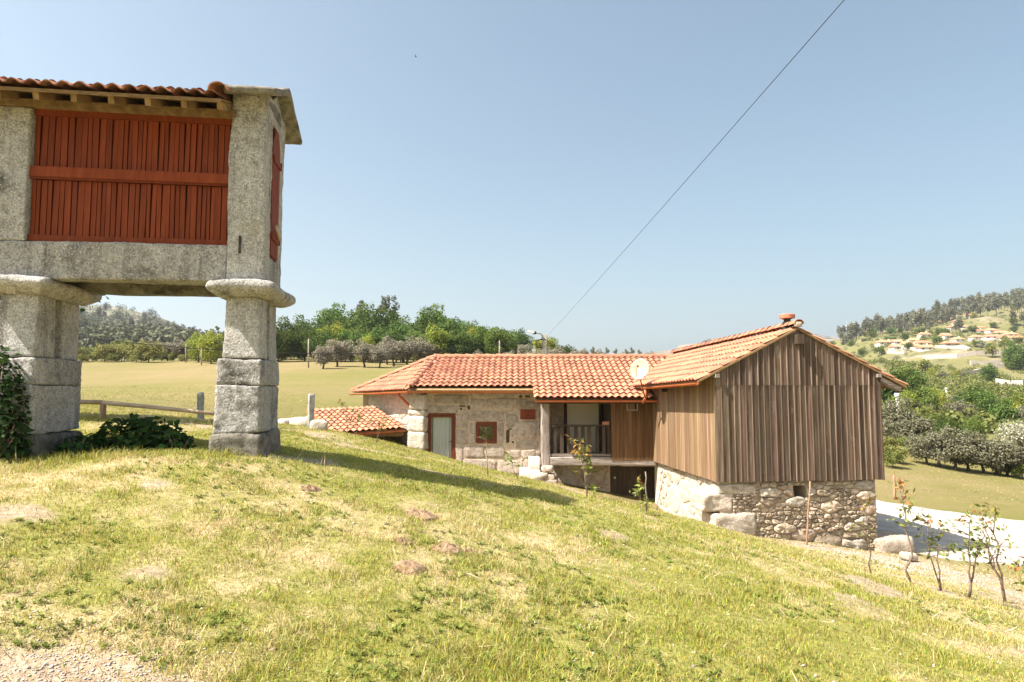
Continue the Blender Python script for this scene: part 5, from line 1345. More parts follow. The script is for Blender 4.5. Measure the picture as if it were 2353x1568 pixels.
def at(px, Y):
    x = (px - 1176.5) / F * Y; return Vector((x, Y, h1(x, Y)))
# the wood behind the meadow
spots = []
for px, Y, top in [(610, 112, 760), (655, 105, 722), (690, 118, 718), (725, 108, 735), (755, 124, 705), (790, 116, 712), (770, 140, 690), (835, 130, 690), (822, 108, 740), (862, 118, 705), (880, 138, 698), (905, 112, 735), (930, 124, 716), (955, 110, 745), (985, 122, 700), (1000, 135, 692), (1030, 118, 712), (1045, 130, 718), (1075, 112, 735), (1090, 126, 728), (1115, 118, 742), (1140, 112, 752), (1165, 120, 755), (1190, 112, 765), (700, 98, 765), (745, 97, 775), (805, 99, 765), (860, 98, 770), (910, 97, 775), (1060, 98, 765), (1100, 99, 772), (1150, 98, 775), (640, 96, 775), (590, 100, 775), (560, 110, 768), (528, 116, 770)]:
    p = at(px, Y); need = P(px, top, Y).z - p.z
    i_ = rt.randrange(3); t = OAK[i_]; sh_ = ('slim domed', 'broad domed', 'wide spreading')[i_]
    where = 'along the front edge of the wood' if Y < 104 else ('rising highest above the wood' if top < 706 else 'within the wood')
    t.put(p - ZA * .2, max(.5, need / 11.2), rt.uniform(0, 6.28), sh_ + ' dark green oak ' + where + ' behind the olive grove', 'tree', sh_ + ' oaks ' + where)
for px, Y, top, lb in [(1010, 96, 725, 0), (790, 112, 722, 0), (765, 95, 765, 0), (740, 104, 738, 0), (1082, 108, 740, 0), (962, 96, 762, 0), (1240, 90, 757, 0), (1265, 95, 768, 0), (485, 92, 750, 0), (455, 97, 755, 0), (840, 95, 758, 0)]:
    p = at(px, Y); need = P(px, top, Y).z - p.z
    rt.choice(LIME).put(p - ZA * .2, max(.4, need / 9.1), rt.uniform(0, 6.28), 'yellow green broadleaf tree standing among the darker oaks', 'tree', 'yellow green trees of the wood')
p = at(888, 150); EUC[0].put(p, (P(888, 668, 150).z - p.z) / 16.3, 1.0, 'tall sparse eucalyptus rising above the wood', 'tree', None)
p = at(832, 150); EUC[1].put(p, (P(832, 685, 150).z - p.z) / 16.3, 2.0, 'reddish thin tree top poking above the wood', 'tree', None)
# olive grove
for px, by, top, sc in [(742, 848, 785, 1), (775, 843, 770, 1), (838, 845, 775, 1), (872, 846, 790, .9), (905, 842, 768, 1), (935, 838, 770, 1), (965, 836, 768, 1), (1000, 834, 778, 1), (1050, 830, 782, 1), (1120, 826, 780, 1), (1205, 828, 785, 1), (890, 838, 775, 1), (925, 832, 765, 1), (950, 830, 772, 1), (1185, 820, 792, .8)]:
    p = G(px, by, 40)
    if p is None: continue
    need = P(px, top, p.y).z - p.z
    rt.choice(OLIVE).put(p - ZA * .1, need / 4.5, rt.uniform(0, 6.28), 'grey leaved olive tree at the top of the meadow behind the farmhouse roof', 'tree', 'olive trees of the grove')
for px, by, top in [(355, 828, 783), (385, 830, 780), (418, 830, 772), (450, 830, 778), (475, 829, 776), (502, 830, 775), (525, 830, 778)]:
    p = G(px, by, 40)
    if p is None: continue
    rt.choice(OLIVE).put(p - ZA * .1, (P(px, top, p.y).z - p.z) / 4.5, rt.uniform(0, 6.28), 'brownish olive tree on the far edge of the meadow seen below the granary', 'tree', 'olive trees below the granary')
# hedge of bushes on the far meadow edge
for i in range(34):
    px = 150 + i * 11.5 + rt.uniform(-5, 5); Y = 100 + rt.uniform(-2, 6)
    p = at(px, Y); top = rt.choice([778, 786, 795, 803, 810]) if px < 345 else rt.choice([806, 812, 816])
    SHRUB[i % 2].put(p - ZA * .1, (P(px, top, Y).z - p.z) / 2.35, rt.uniform(0, 6.28), 'bright green bush in the hedge along the far meadow edge', 'bush', 'bushes of the meadow hedge')
# bushes on the skyline behind the farmhouse ridge
for px, top, Y, kind in [(1280, 790, 75, 0), (1302, 783, 78, 1), (1320, 797, 75, 0), (1340, 795, 80, 0), (1362, 790, 80, 2), (1372, 797, 82, 0), (1395, 792, 82, 2), (1415, 795, 84, 2), (1440, 796, 84, 2), (1452, 792, 84, 2), (1470, 797, 84, 2), (1230, 796, 70, 0), (1255, 792, 72, 0), (1330, 802, 70, 0), (1385, 803, 75, 0), (1425, 804, 78, 0), (1100, 800, 85, 0), (1170, 800, 80, 0), (1490, 803, 84, 0), (1215, 800, 78, 0)]:
    p = at(px, Y); need = max(.8, P(px, top, Y).z - p.z)
    if kind == 0: OLIVE[0].put(p - ZA * .3, need / 4.2, rt.uniform(0, 6.28), 'dry grey brown bush on the skyline behind the roof ridge', 'bush', 'bushes behind the ridge')
    elif kind == 1: OAK[1].put(p - ZA * .3, need / 11, rt.uniform(0, 6.28), 'small fresh green tree on the skyline right of the street lamp', 'tree', None)
    else: EUC[1].put(p - ZA * .3, need / 16, rt.uniform(0, 6.28), 'sparse twiggy shrub on the skyline behind the roof ridge', 'bush', 'twiggy shrubs behind the ridge')
# ---- the valley side at the right
def fit(t, px, by, top, label, cat, group, tmin=30, hh=None):
    p = G(px, by, tmin)
    if p is None: return
    need = max(1.0, P(px, top, p.y).z - p.z)
    t.put(p - ZA * .1 * need / t.h, need / (t.h * .98), rt.uniform(0, 6.28), label, cat, group)
for px, by, top in [(2130, 1068, 985), (2160, 1074, 975), (2195, 1080, 972), (2225, 1082, 985), (2262, 1088, 985), (2290, 1092, 990), (2315, 1094, 1000)]:
    fit(rt.choice(OLIVE2), px, by, top, 'rounded grey olive tree at the foot of the sloping field', 'tree', 'olives below the field')
fit(OLIVE2[1], 2062, 1022, 905, 'tall pale olive tree beside the barn eave on the bank', 'tree', None)
fit(OLIVE2[0], 2095, 1030, 940, 'smaller pale olive tree on the bank above the field', 'tree', None)
fit(OAK[0], 2090, 935, 838, 'dark green oak just beyond the barn eave', 'tree', None, 60)
fit(OAK[1], 2060, 930, 850, 'dark green oak touching the barn eave', 'tree', None, 60)
fit(OAK[2], 2180, 1015, 955, 'dark green round tree behind the olives below the field', 'tree', 'dark trees behind the olives')
fit(OAK[1], 2150, 1000, 948, 'dark green round tree behind the olives below the field', 'tree', 'dark trees behind the olives')
fit(OAK[0], 2242, 1020, 955, 'dark green round tree behind the olives below the field', 'tree', 'dark trees behind the olives')
fit(OAK[0], 2330, 850, 782, 'large dark oak on the terraces near the picture edge', 'tree', None, 60)
BLOS = Tree('blossom_tree', M['blossom'], 140, 5.5, 2.4, 2.3, .22, 3500, 26, hc=3.0)
fit(BLOS, 2350, 1070, 945, 'pale blossoming tree at the edge of the field', 'tree', None)
for px, by, top in [(2060, 1018, 985), (2105, 1045, 1005), (2120, 1050, 1000), (2080, 1035, 1000), (2210, 1060, 1010), (2240, 1065, 1020), (2275, 1070, 1025), (2320, 1075, 1020), (2045, 1035, 1005), (2090, 1010, 975), (2140, 1030, 985), (2190, 1040, 990), (2300, 1050, 1000), (2340, 1050, 1000), (2250, 1040, 1000), (2070, 985, 950), (2120, 1000, 962), (2040, 1060, 1020), (2065, 1065, 1035), (2052, 1075, 1045), (2330, 1095, 1070), (2350, 1102, 1080), (2300, 1092, 1075)]:
    fit(rt.choice(SHRUB), px, by, top, 'yellow green shrub on the valley side below the terraces', 'bush', 'shrubs of the valley side')
# belt of trees over the hillside, from near slope to the ridge
rh = random.Random(31); cnt = {'a': 0, 'b': 0, 'c': 0, 'd': 0}
def scatter(n, px0, px1, Y0, Y1, dens):
    for i in range(n):
        px = rh.uniform(px0, px1); Y = math.exp(rh.uniform(math.log(Y0), math.log(Y1)))
        x = (px - 1176.5) / F * Y
        k_, sc = dens(px, Y, n2([x], [Y], .018, 201, 3)[0], rh)
        if k_ is None: continue
        p = Vector((x, Y, h1(x, Y)))
        nearby = Y < 260
        if k_ == 'a' and cnt['a'] < 230: (OAK[rh.randrange(3)] if nearby else rh.choice(F_OAK)).put(p - ZA * .3, sc * (.62 if nearby else 1), rh.uniform(0, 6.28), 'dark green oak dotted over the far valley hillside', 'tree', 'oaks on the far hillside')
        elif k_ == 'b' and cnt['b'] < 230: (LIME[rh.randrange(2)] if nearby else rh.choice(F_LIME)).put(p - ZA * .3, sc * (.62 if nearby else 1), rh.uniform(0, 6.28), 'light green tree dotted over the far valley hillside', 'tree', 'light trees on the far hillside')
        elif k_ == 'c' and cnt['c'] < 260: rh.choice(F_PINE).put(p - ZA * .3, sc, rh.uniform(0, 6.28), 'tall grey green pine on the crest of the far hill', 'tree', 'pines on the far crest')
        elif k_ == 'd' and cnt['d'] < 140: (OLIVE2[rh.randrange(2)] if nearby else rh.choice(F_OLIVE)).put(p - ZA * .3, sc, rh.uniform(0, 6.28), 'pale grey olive dotted over the valley terraces', 'tree', 'olives on the terraces')
        else: continue
        cnt[k_] += 1
def valley(px, Y, nz, r):
    if Y > 560: return ('c', r.uniform(.75, 1.2)) if r.random() < .92 else ('b', 1)
    if Y > 500 and nz > .5: return ('a' if r.random() < .5 else 'c', r.uniform(.8, 1.1))
    if 380 < Y < 500: return (None, 1) if r.random() < .62 else (r.choice('aab'), r.uniform(.6, 1.0))
    if nz < .50 or r.random() < .25: return None, 1
    k_ = r.choice('abbbdd'); return k_, r.uniform(.55, 1.1)
scatter(330, 1930, 2420, 520, 800, valley)
scatter(330, 1990, 2420, 90, 520, valley)
scatter(60, 1840, 1990, 400, 760, lambda px, Y, nz, r: ('c' if r.random() < .7 else 'a', r.uniform(.6, 1.0)))
# the mountain seen under the granary
cnt2 = 0
for i in range(150):
    px = rh.uniform(120, 480); Y = math.exp(rh.uniform(math.log(330), math.log(760)))
    x = (px - 1176.5) / F * Y; p = Vector((x, Y, h1(x, Y)))
    if Y > 420 and rh.random() < .55: continue
    (rh.choice(F_PINE) if rh.random() < .7 else rh.choice(F_LIME)).put(p - ZA * .3, rh.uniform(.55, 1.0), rh.uniform(0, 6.28), 'grey green tree on the mountain slope seen under the granary', 'tree', 'trees on the mountain slope')

# masses of far woodland and scrub that nobody could count
def far_mass(name, label, mat, n, px0, px1, Y0, Y1, per, size, hgt, keep, seed):
    g = np.random.default_rng(seed)
    px = px0 + g.random(n) * (px1 - px0); Y = np.exp(np.log(Y0) + g.random(n) * (np.log(Y1) - np.log(Y0))); x = (px - 1176.5) / F * Y
    ok = keep(px, Y, n2(x, Y, .02, 301, 3), g.random(n)); x, Y = x[ok], Y[ok]; n = len(x)
    z = H(x, Y); s = size * (.6 + .8 * g.random(n)) 
    c = np.repeat(np.stack([x, Y, z], 1), per, 0); sr = np.repeat(s, per)[:, None]
    d = g.normal(size=(n * per, 3)); d /= np.linalg.norm(d, axis=1, keepdims=True); d[:, 2] = np.abs(d[:, 2])
    p = c + d * sr * np.array([1, 1, hgt]) * (.6 + .5 * g.random((n * per, 1)))
    V = leaf_quads(p, d + .6 * g.normal(size=d.shape), g.normal(size=d.shape), sr * .36, sr * .27)
    tag(ob(name, leaves_mesh(name, V, mat)), label, 'woodland', kind='stuff')
far_mass('far_woodland', 'hazy woodland covering the lower mountain seen under the granary', M['farwood'], 2400, 60, 520, 230, 800, 70, 3.6, 1.9, lambda px, Y, nz, r: (Y < 470) | ((nz > .5) & (r < .6)), 61)
far_mass('far_scrub', 'green scrub over the terraces of the far hillside', M['scrub'], 2600, 1900, 2480, 85, 620, 60, 1.5, 1.1, lambda px, Y, nz, r: (nz > .49) | (r < .14), 62)

# ================================================================ VILLAGE ON THE HILL
def Z6(zx, zy): return ((3250 + zx / 3.988) / 1.632, (1050 + zy / 3.988) / 1.632)
vill = [(200, 440, 905, 975), (440, 510, 915, 970), (665, 855, 878, 945), (820, 975, 785, 865), (1165, 1275, 795, 890), (760, 990, 920, 990), (715, 805, 985, 1035), (810, 990, 990, 1060), (1330, 1480, 865, 925), (1605, 1780, 825, 895), (1795, 2040, 830, 885), (1945, 2115, 780, 825), (2115, 2300, 790, 860), (2045, 2150, 850, 910), (2155, 2340, 862, 912), (1570, 1775, 692, 745), (1840, 1975, 725, 795), (1150, 1245, 580, 625), (1040, 1100, 610, 655), (1325, 1460, 605, 650), (690, 740, 570, 605), (1255, 1380, 700, 740), (1420, 1500, 700, 735), (1180, 1395, 960, 1000), (1690, 1760, 740, 795), (575, 660, 960, 1000), (410, 540, 1015, 1050), (1545, 1640, 500, 560), (800, 870, 565, 600)]
rv_ = random.Random(41)
hl = ['long low white house', 'small white house', 'white house with wide front', 'two-storey pink-white house', 'tall narrow house']
for i, (x0, x1, y0, y1) in enumerate(vill):
    p = G(*Z6((x0 + x1) / 2, y1), 120)
    if p is None: continue
    a = P(*Z6(x0, y1), p.y); b = P(*Z6(x1, y0), p.y)
    w = max(4.5, b.x - a.x); hh = max(3.2, b.z - a.z); dpt = max(5.5, min(9, w * .6)); wh = hh * .62
    rz = rv_.uniform(-.25, .25)
    stoney = i in (27, 19, 28, 23)
    o = thing('village_house', p, ('bare stone house with orange tile roof among the terraces of the far hillside' if stoney else 'white walled house with orange tile roof in the village on the far hillside'), 'house', 'stone houses of the far village' if stoney else 'houses of the far village')
    ux = Vector((math.cos(rz), math.sin(rz), 0)); uy = Vector((-ux.y, ux.x, 0))
    wl = wbox('wall', o, M['hgrey'] if stoney else M['hwall'], p, ux, uy, -w / 2, w / 2, 0, dpt, -3, wh)
    e = .5
    rvv = [p + ux * sx_ + uy * sy_ + ZA * z_ for sx_, sy_, z_ in ((-w / 2 - e, -e, wh - .1), (w / 2 + e, -e, wh - .1), (w / 2 + e, dpt + e, wh - .1), (-w / 2 - e, dpt + e, wh - .1), (-w / 2 + dpt * .3, dpt / 2, hh + .3), (w / 2 - dpt * .3, dpt / 2, hh + .3))]
    if w < 7: rvv[4] = p - ux * (w / 2 + e) + uy * dpt / 2 + ZA * (hh + .3); rvv[5] = p + ux * (w / 2 + e) + uy * dpt / 2 + ZA * (hh + .3)
    wpart('roof', rvv, [(0, 1, 5, 4), (1, 2, 5), (2, 3, 4, 5), (3, 0, 4), (3, 2, 1, 0)], M['hroof'], o)
    nwn = max(1, int(w / 3.4)); rows_ = 2 if wh > 5 else 1
    for r_ in range(rows_):
        for j in range(nwn):
            xx = -w / 2 + w * (j + .5) / nwn; z0 = wh * (r_ + .35) / rows_
            wbox('window', wl, M['hwin'], p, ux, uy, xx - .5, xx + .5, -.06, .0 - .004, z0, z0 + min(1.3, wh / rows_ * .5))
    if rv_.random() < .5: wbox('chimney', o, M['hwall'], p, ux, uy, w * .2, w * .2 + .7, dpt * .55, dpt * .55 + .7, wh, hh + 1.0)
# terrace walls and tracks on the slope
for i, (x0, y0, x1, y1, hgt, lb) in enumerate([(2088, 944, 2115, 948, 1.8, 0), (2136, 947, 2168, 956, 1.8, 0), (2168, 955, 2190, 960, 1.8, 0), (2290, 885, 2353, 890, 2.0, 0), (2200, 860, 2262, 857, 1.6, 0), (2250, 872, 2290, 868, 1.5, 0), (2120, 828, 2200, 822, 2.0, 0), (2200, 822, 2300, 815, 2.0, 0), (2280, 845, 2353, 838, 2.0, 0), (2150, 800, 2230, 806, 2.0, 0), (2050, 800, 2110, 806, 2.0, 0), (2230, 838, 2300, 834, 1.6, 0), (2020, 815, 2080, 812, 1.6, 0)]):
    a = G(x0, y0, 60); b = G(x1, y1, 60)
    if a is None or b is None: continue
    if abs(a.y - b.y) > 40: b = at(x1, a.y)
    d = b - a; n_ = max(2, int(d.length / 4)); vs = []; fs = []
    side = Vector((-d.y, d.x, 0)).normalized() * .5
    for j in range(n_ + 1):
        q = a + d * j / n_; zz = h1(q.x, q.y); tz = zz + hgt * (.8 + .4 * rv_.random())
        vs += [Vector((q.x, q.y, zz - 1)) - side, Vector((q.x, q.y, tz)) - side, Vector((q.x, q.y, tz)) + side, Vector((q.x, q.y, zz - 1)) + side]
    for j in range(n_):
        k0 = 4 * j; fs += [(k0, k0 + 4, k0 + 5, k0 + 1), (k0 + 1, k0 + 5, k0 + 6, k0 + 2), (k0 + 2, k0 + 6, k0 + 7, k0 + 3)]
    fs += [(0, 1, 2, 3), (4 * n_ + 3, 4 * n_ + 2, 4 * n_ + 1, 4 * n_)]
    c = sum(vs, Vector()) / len(vs)
    tag(ob('terrace_wall', mk('terrace_wall', [q - c for q in vs], fs, M['terrace']), None, c), 'pale dry stone terrace wall on the far hillside', 'wall', 'terrace walls of the hillside')
p = G(2262, 940, 60); sh_ = thing('small_shed', p, 'little white flat-roofed shed on the terraces below the village', 'shed')
wbox('wall', sh_, M['white'], p, XA, YA, -2.3, 2.3, 0, 2.5, -.5, 1.5); wbox('roof', sh_, M['concrete'], p, XA, YA, -2.5, 2.5, -.2, 2.7, 1.505, 1.65)

# ================================================================ FAR MOUNTAINS
def mountain(name, prof, Y, dep, mat, seed):
    prof = sorted(prof); n_ = 90; m_ = 18; vs = []; fs = []
    pxs = np.linspace(prof[0][0], prof[-1][0], n_)
    tops = np.interp(pxs, [q[0] for q in prof], [q[1] for q in prof])
    for i in range(n_):
        rz_ = P(pxs[i], tops[i], Y); hgt = rz_.z
        for j in range(m_):
            t = j / (m_ - 1) * 2 - 1; yy = Y + t * dep; sc = max(0, 1 - abs(t) ** 1.3)
            x = rz_.x + (n2([pxs[i] * .05], [j * .7], 1, seed)[0] - .5) * dep * .25
            z = -60 + (hgt + 60) * sc + (n2([pxs[i] * .09], [j * .8], 1, seed + 1, 3)[0] - .5) * hgt * .25 * (abs(t) > .06)
            vs.append((x, yy, z))
    for i in range(n_ - 1):
        for j in range(m_ - 1): fs.append((i * m_ + j, (i + 1) * m_ + j, (i + 1) * m_ + j + 1, i * m_ + j + 1))
    o = ob(name, mk(name, vs, fs, mat, True)); return tag(o, kind='structure')
M['mount'] = surf('far_moor', [(.3, (.12, .11, .06)), (.5, (.22, .17, .11)), (.7, (.34, .26, .20))], .004, bump=0, objvar=0, coord='Object', rough=1)
mountain('mountain', [(1380, 840), (1480, 812), (1530, 802), (1570, 795), (1600, 782), (1640, 776), (1690, 768), (1740, 778), (1800, 770), (1860, 766), (1900, 772), (1960, 790), (2030, 815)], 3000, 900, M['mount'], 5)
mountain('mountain', [(1700, 810), (1800, 790), (1860, 768), (1890, 770), (1920, 778), (1960, 766), (2010, 764), (2100, 780), (2200, 800)], 4600, 1100, M['mount'], 8)
tb = P(1945, 765, 4600); tp_ = P(1945, 747, 4600)
tw = thing('wind_turbine', tb, 'white wind turbine on the distant mountain beyond the hill', 'wind turbine')
tube('tower', tw, M['white'], [tb - ZA * 40, tp_], [3.2, 2.0], 8)
for a_ in (90, 210, 330): tube('blade', tw, M['white'], [tp_ + Vector((0, -4, 0)), tp_ + Vector((math.cos(math.radians(a_)) * 28, -4, math.sin(math.radians(a_)) * 28))], [1.6, .5], 5)

# ================================================================ POLES, WIRES, LAMP
def wire(name, a, b, sag, rad, label, n=40):
    a = Vector(a); b = Vector(b); pts = []
    for i in range(n + 1):
        t = i / n; q = a.lerp(b, t); q.z -= sag * 4 * t * (1 - t); pts.append(q)
    v, f = tube_vf(pts, rad, 5); c = (a + b) / 2
    return tag(ob(name, mk(name, [q - c for q in v], f, M['black'], True), None, c), label, 'cable')
lp = at(1251, 45); lt = P(1251, 769, 45)
lamp = thing('street_lamp', lp, 'concrete street lamp pole with white lantern arm rising behind the roof', 'street lamp')
wpart('pole', box_pts(Vector((lp.x, 45, 0)), XA, YA, ZA, -.14, .14, -.11, .11, lp.z - .5, lt.z), BOXF, M['concrete'], lamp)
tube('arm', lamp, M['metal'], [P(1246, 800, 44.85), P(1246, 772, 44.85), P(1243, 767.5, 44.8), P(1226, 764, 44.6)], .05)
wpart('lantern', box_pts(P(1221.5, 763, 44.5), Vector((-.95, -.1, .2)).normalized(), Vector((.1, -1, 0)), ZA, -.18, .22, -.12, .12, -.06, .07), BOXF, M['white'], lamp)
wpart('photocell', box_pts(P(1228.5, 764.5, 44.6), XA, YA, ZA, -.1, .1, -.09, .09, -.12, .08), BOXF, M['iron'], lamp)
tube('insulator_loop', lamp, M['iron'], [P(1246, 779, 44.8), P(1234, 783, 44.7), P(1231, 790, 44.7), P(1236, 799, 44.7), P(1246, 801, 44.8)], .03)
for px, t_, b_, Y, lb in [(709, 779, 832, 78, 'thin grey utility pole at the corner of the wood'), (1148, 783, 822, 74, 'thin pale utility pole behind the olive grove'), (463, 800, 836, 88, 'thin dark utility pole on the meadow edge below the granary'), (427 / 1.0, 790, 830, 96, 'thin pale pole in front of the hedge below the granary')]:
    b = at(px, Y); t = P(px, t_, Y)
    up_ = thing('utility_pole', b, lb, 'pole')
    tube('shaft', up_, M['oldwood'], [b - ZA * .5, t], [.10, .07]); tube('crossarm', up_, M['iron'], [t - ZA * .25 - XA * .3, t - ZA * .25 + XA * .3], .03)
for px, t_, b_, Y, lb in [(2061, 913, 948, 58, 'white post standing beside the pale olive tree'), (2119, 892, 935, 120, 'grey lamp pole on the valley side'), (2174, 936 - 40, 930, 120, 'thin pole with a white lamp on the terraces')]:
    b = at(px, Y); t = P(px, t_, Y)
    up_ = thing('valley_pole', b, lb, 'pole'); tube('shaft', up_, M['concrete'], [b - ZA * .5, t], .13 if Y < 60 else .16); tube('lamp_head', up_, M['white'], [t, t + ZA * .35], .2)
wire('overhead_cable', P(1254, 780, 44.9), P(-260, 700, 34), 1.7, .022, 'thick black cable strung from the street lamp past the granary')
wire('overhead_cable', P(1254, 797, 44.9), P(-260, 745, 36), 1.5, .010, 'thinner wire strung below the thick cable past the granary')
wire('overhead_cable', P(1256, 783, 45.1), P(1345, 822, 60), .3, .022, 'short black cable running down behind the roof ridge')
far_ = P(1254, 776, 44.9); nr2 = P(1905, 0, 9.0); ext = nr2 + (nr2 - far_) * .9
wire('overhead_cable', far_, ext, .25, .006, 'long thin wire crossing the sky from the street lamp overhead')

# ================================================================ FENCE, POSTS, STAKES
fr_ = thing('rail_fence', at(237, 13.5), 'low peeled log rail fence behind the granary', 'fence')
fp = [P(-140, 921, 13.2), P(60, 922, 13.3), P(185, 924, 13.4), P(237, 925, 13.45)]; fp2 = [P(237, 925.5, 13.45), P(330, 934, 13.5), P(420, 943, 13.55), P(515, 954, 13.6)]
tube('rail', fr_, M['log'], fp, [.045, .042, .045, .045], 8); tube('rail', fr_, M['log'], fp2, [.048, .042, .04, .036], 8)
for q in (fp[0], fp[3], fp2[3]): tube('post', fr_, M['stake'], [Vector((q.x, q.y + .02, h1(q.x, q.y) - .2)), q - ZA * .03], .06)
for px, t_, b_, Y, w, lb, ti in [(717, 906, 990, 17, .155, 'square pale granite post beside the lean-to roof', .02), (465, 902, 968, 15, .15, 'rough lichen covered granite post in the meadow behind the rail fence', -.06)]:
    b = at(px, Y); t = P(px, t_, Y); hh = t.z - b.z + .3
    tag(block('stone_post', None, M['granite'], (b.x, b.y, b.z + hh / 2 - .3), (w, w * .9, hh), .3, seg=(4, 4, 14), rnd=.02, noise=.01, seed=600 + px, rot=Euler((0, ti, .5))), lb, 'post')
p = at(735, 16.6); tag(block('boulder', None, M['pale_stone'], p + ZA * .08, (.42, .3, .3), .4, seg=(7, 6, 6), rnd=.1, noise=.04, seed=620, nscale=4), 'white rock at the foot of the granite post by the lean-to', 'boulder')
for i, (px, py, w) in enumerate([(700, 980, .5), (690, 972, .4), (685, 990, .35), (706, 992, .45), (668, 975, .5)]):
    p = at(px, 17.8 + i * .15); tag(block('boulder', None, M['pale_stone'], p + ZA * .1, (w, .35, .3), i, seg=(6, 6, 6), rnd=.1, noise=.04, seed=630 + i, nscale=4), 'white rock in the heap behind the granite post', 'boulder', 'rocks heaped by the lean-to')
def stake(px, top, py, lb, rad=.022, lean=0.0, mat='stake', tmin=5):
    b = G(px, py, tmin); t = P(px + lean, top, b.y)
    pts = [b - ZA * .15]
    for i in range(1, 7):
        u_ = i / 6; pts.append(b.lerp(t, u_) + Vector((rt.uniform(-.012, .012), rt.uniform(-.012, .012), 0)) * (1 if i < 6 else 0))
    v, f = tube_vf(pts, [rad * (1.1 - .4 * i / 6) for i in range(7)], 6); c = b
    return tag(ob('stake', mk('stake', [q - c for q in v], f, M[mat], True), None, c), lb, 'stake')
stake(1854, 1106, 1254, 'straight thin stake standing before the barn stone base', .020, 7)
stake(2056, 1092, 1148, 'reddish wooden stake at the far edge of the gravel road', .055, -2, tmin=20)
stake(1486, 1084, 1176, 'forked bare stick before the cellar door', .016, -3, 'twig')
stake(1508, 1075, 1172, 'leaning grey stick against the barn downpipe', .014, 20, 'twig')
stake(1385 - 60, 1086, 1120, 'leaning bare stick below the porch deck', .014, 14, 'twig')
stake(1300, 1090, 1118, 'bent twig at the foot of the stone steps', .016, -22, 'twig')
# bank fence beyond the field
bf = G(2100, 1030, 25)
bfence = thing('bank_fence', bf, 'old wooden rail and post on the bank beyond the road', 'fence')
q0 = bf + Vector((0, 0, -.2)); q1 = bf + ZA * 1.0
tube('post', bfence, M['darkwood'], [q0, q1], .07)
tube('rail', bfence, M['darkwood'], [q1 - ZA * .2, q1 + Vector((-1.4, .3, -.35)), q1 + Vector((-3.2, .6, -.5))], .05)

# ================================================================ SAPLINGS
def sapling(px, py, tpx, tpy, label, n=60, red=.35, seed=0, spread=.22, lsize=.055, rad=.011, stems=1, tmin=4, low=.35, group=None):
    n = int(n * 1.35); lsize *= 1.1; red *= .7
    g = np.random.default_rng(seed); b = G(px, py, tmin)
    if b is None: return
    t = P(tpx, tpy, b.y - .1); hh = (t - b).length
    o = thing('sapling', b, label, 'sapling', group)
    vs = []; fs = []; ends = []
    def addt(pts, rd, k_=5):
        v, f = tube_vf(pts, rd, k_); k0 = len(vs); vs.extend(v); fs.extend([tuple(i + k0 for i in q) for q in f])
    for s_i in range(stems):
        tt = t + Vector((g.uniform(-.2, .2), g.uniform(-.1, .1), -g.uniform(0, .25))) * hh * (1 if s_i else 0)
        pts = [b - ZA * .05]
        for i in range(1, 8):
            u_ = i / 7; pts.append(b.lerp(tt, u_) + Vector((g.normal() * .018, g.normal() * .018, 0)) * hh)
        addt(pts, [rad * hh * (1.25 - 1.0 * i / 7) for i in range(8)])
        ends += [pts[j] for j in (4, 5, 6, 7)]
        for k_ in range(5):
            s = pts[g.integers(3, 7)]; e = s + Vector((g.normal() * spread, g.normal() * spread, abs(g.normal()) * spread * .8)) * hh
            addt([s, s.lerp(e, .5) + ZA * .02, e], [rad * hh * .5, rad * hh * .35, rad * hh * .15], 4); ends += [s.lerp(e, .55), e, e]
    wpart('stem', vs, fs, M['twig'], o, True)
    E = np.array([tuple(e) for e in ends]); top = E[:, 2] > b.z + hh * .8
    for nm, mat, cnt_, pr in (('leaf_cluster', M['sap'], int(n * (1 - red)), None), ('young_leaf_cluster', M['sapred'], int(n * red), top)):
        if cnt_ < 1: continue
        idx = g.integers(0, len(E), cnt_)
        if pr is not None and pr.any(): idx = np.where(pr)[0][g.integers(0, pr.sum(), cnt_)]
        c = E[idx] + g.normal(size=(cnt_, 3)) * .035 * hh
        ln = lsize * (.6 + .8 * g.random(cnt_)) 
        up = g.normal(size=(cnt_, 3)) + np.array([0, 0, .2])
        V = leaf_quads(c, g.normal(size=(cnt_, 3)) + np.array([0, 0, .9]), up, ln[:, None], (ln * .48)[:, None])
        m = V.mean(0); q = leaves_mesh(nm, V - m, mat); ob(nm, q, o, Vector(m))["kind"] = "stuff"
sapling(2003, 1318, 1988, 1166, 'slender sapling in front of the barn corner stones', 34, .35, 1, .14, .06)
sapling(2098, 1343, 2075, 1118, 'leaning sapling with a feathery orange tipped top beside the road', 70, .35, 2, .12, .075, stems=1)
sapling(2164, 1358, 2135, 1190, 'bushy sapling with forked stem in front of the road shadow', 90, .15, 3, .17, .075, stems=2)
sapling(2226, 1373, 2222, 1174, 'two stemmed sapling with red tips before the gravel road', 80, .2, 4, .15, .08, stems=2)
sapling(2310, 1384, 2275, 1162, 'tallest white barked sapling crowded with leaves by the road', 130, .15, 5, .16, .08, stems=3)
sapling(2395, 1425, 2358, 1290, 'sapling at the end of the planted row by the road', 60, .4, 6, .18, .08)
sapling(1349, 1143, 1350, 1022, 'red tipped leafy sapling in front of the porch balusters', 85, .4, 7, .17, .10, stems=2)
sapling(1472, 1174, 1468, 1104, 'small sapling with red leaves before the cellar door', 30, .35, 8, .14, .08)
sapling(1365, 1145, 1362, 1118, 'tiny leafy seedling under the porch deck', 26, .2, 9, .3, .07)
sapling(1490, 1182, 1488, 1150, 'low green seedling at the barn downpipe', 26, .0, 10, .3, .07)
sapling(1122, 1094, 1116, 982, 'almost bare thin sapling before the small window', 3, .0, 11, .16, .05, rad=.009)
sapling(1191, 1106, 1165, 1036, 'crooked dark leaved sapling beside the white steps', 36, .05, 12, .2, .075)
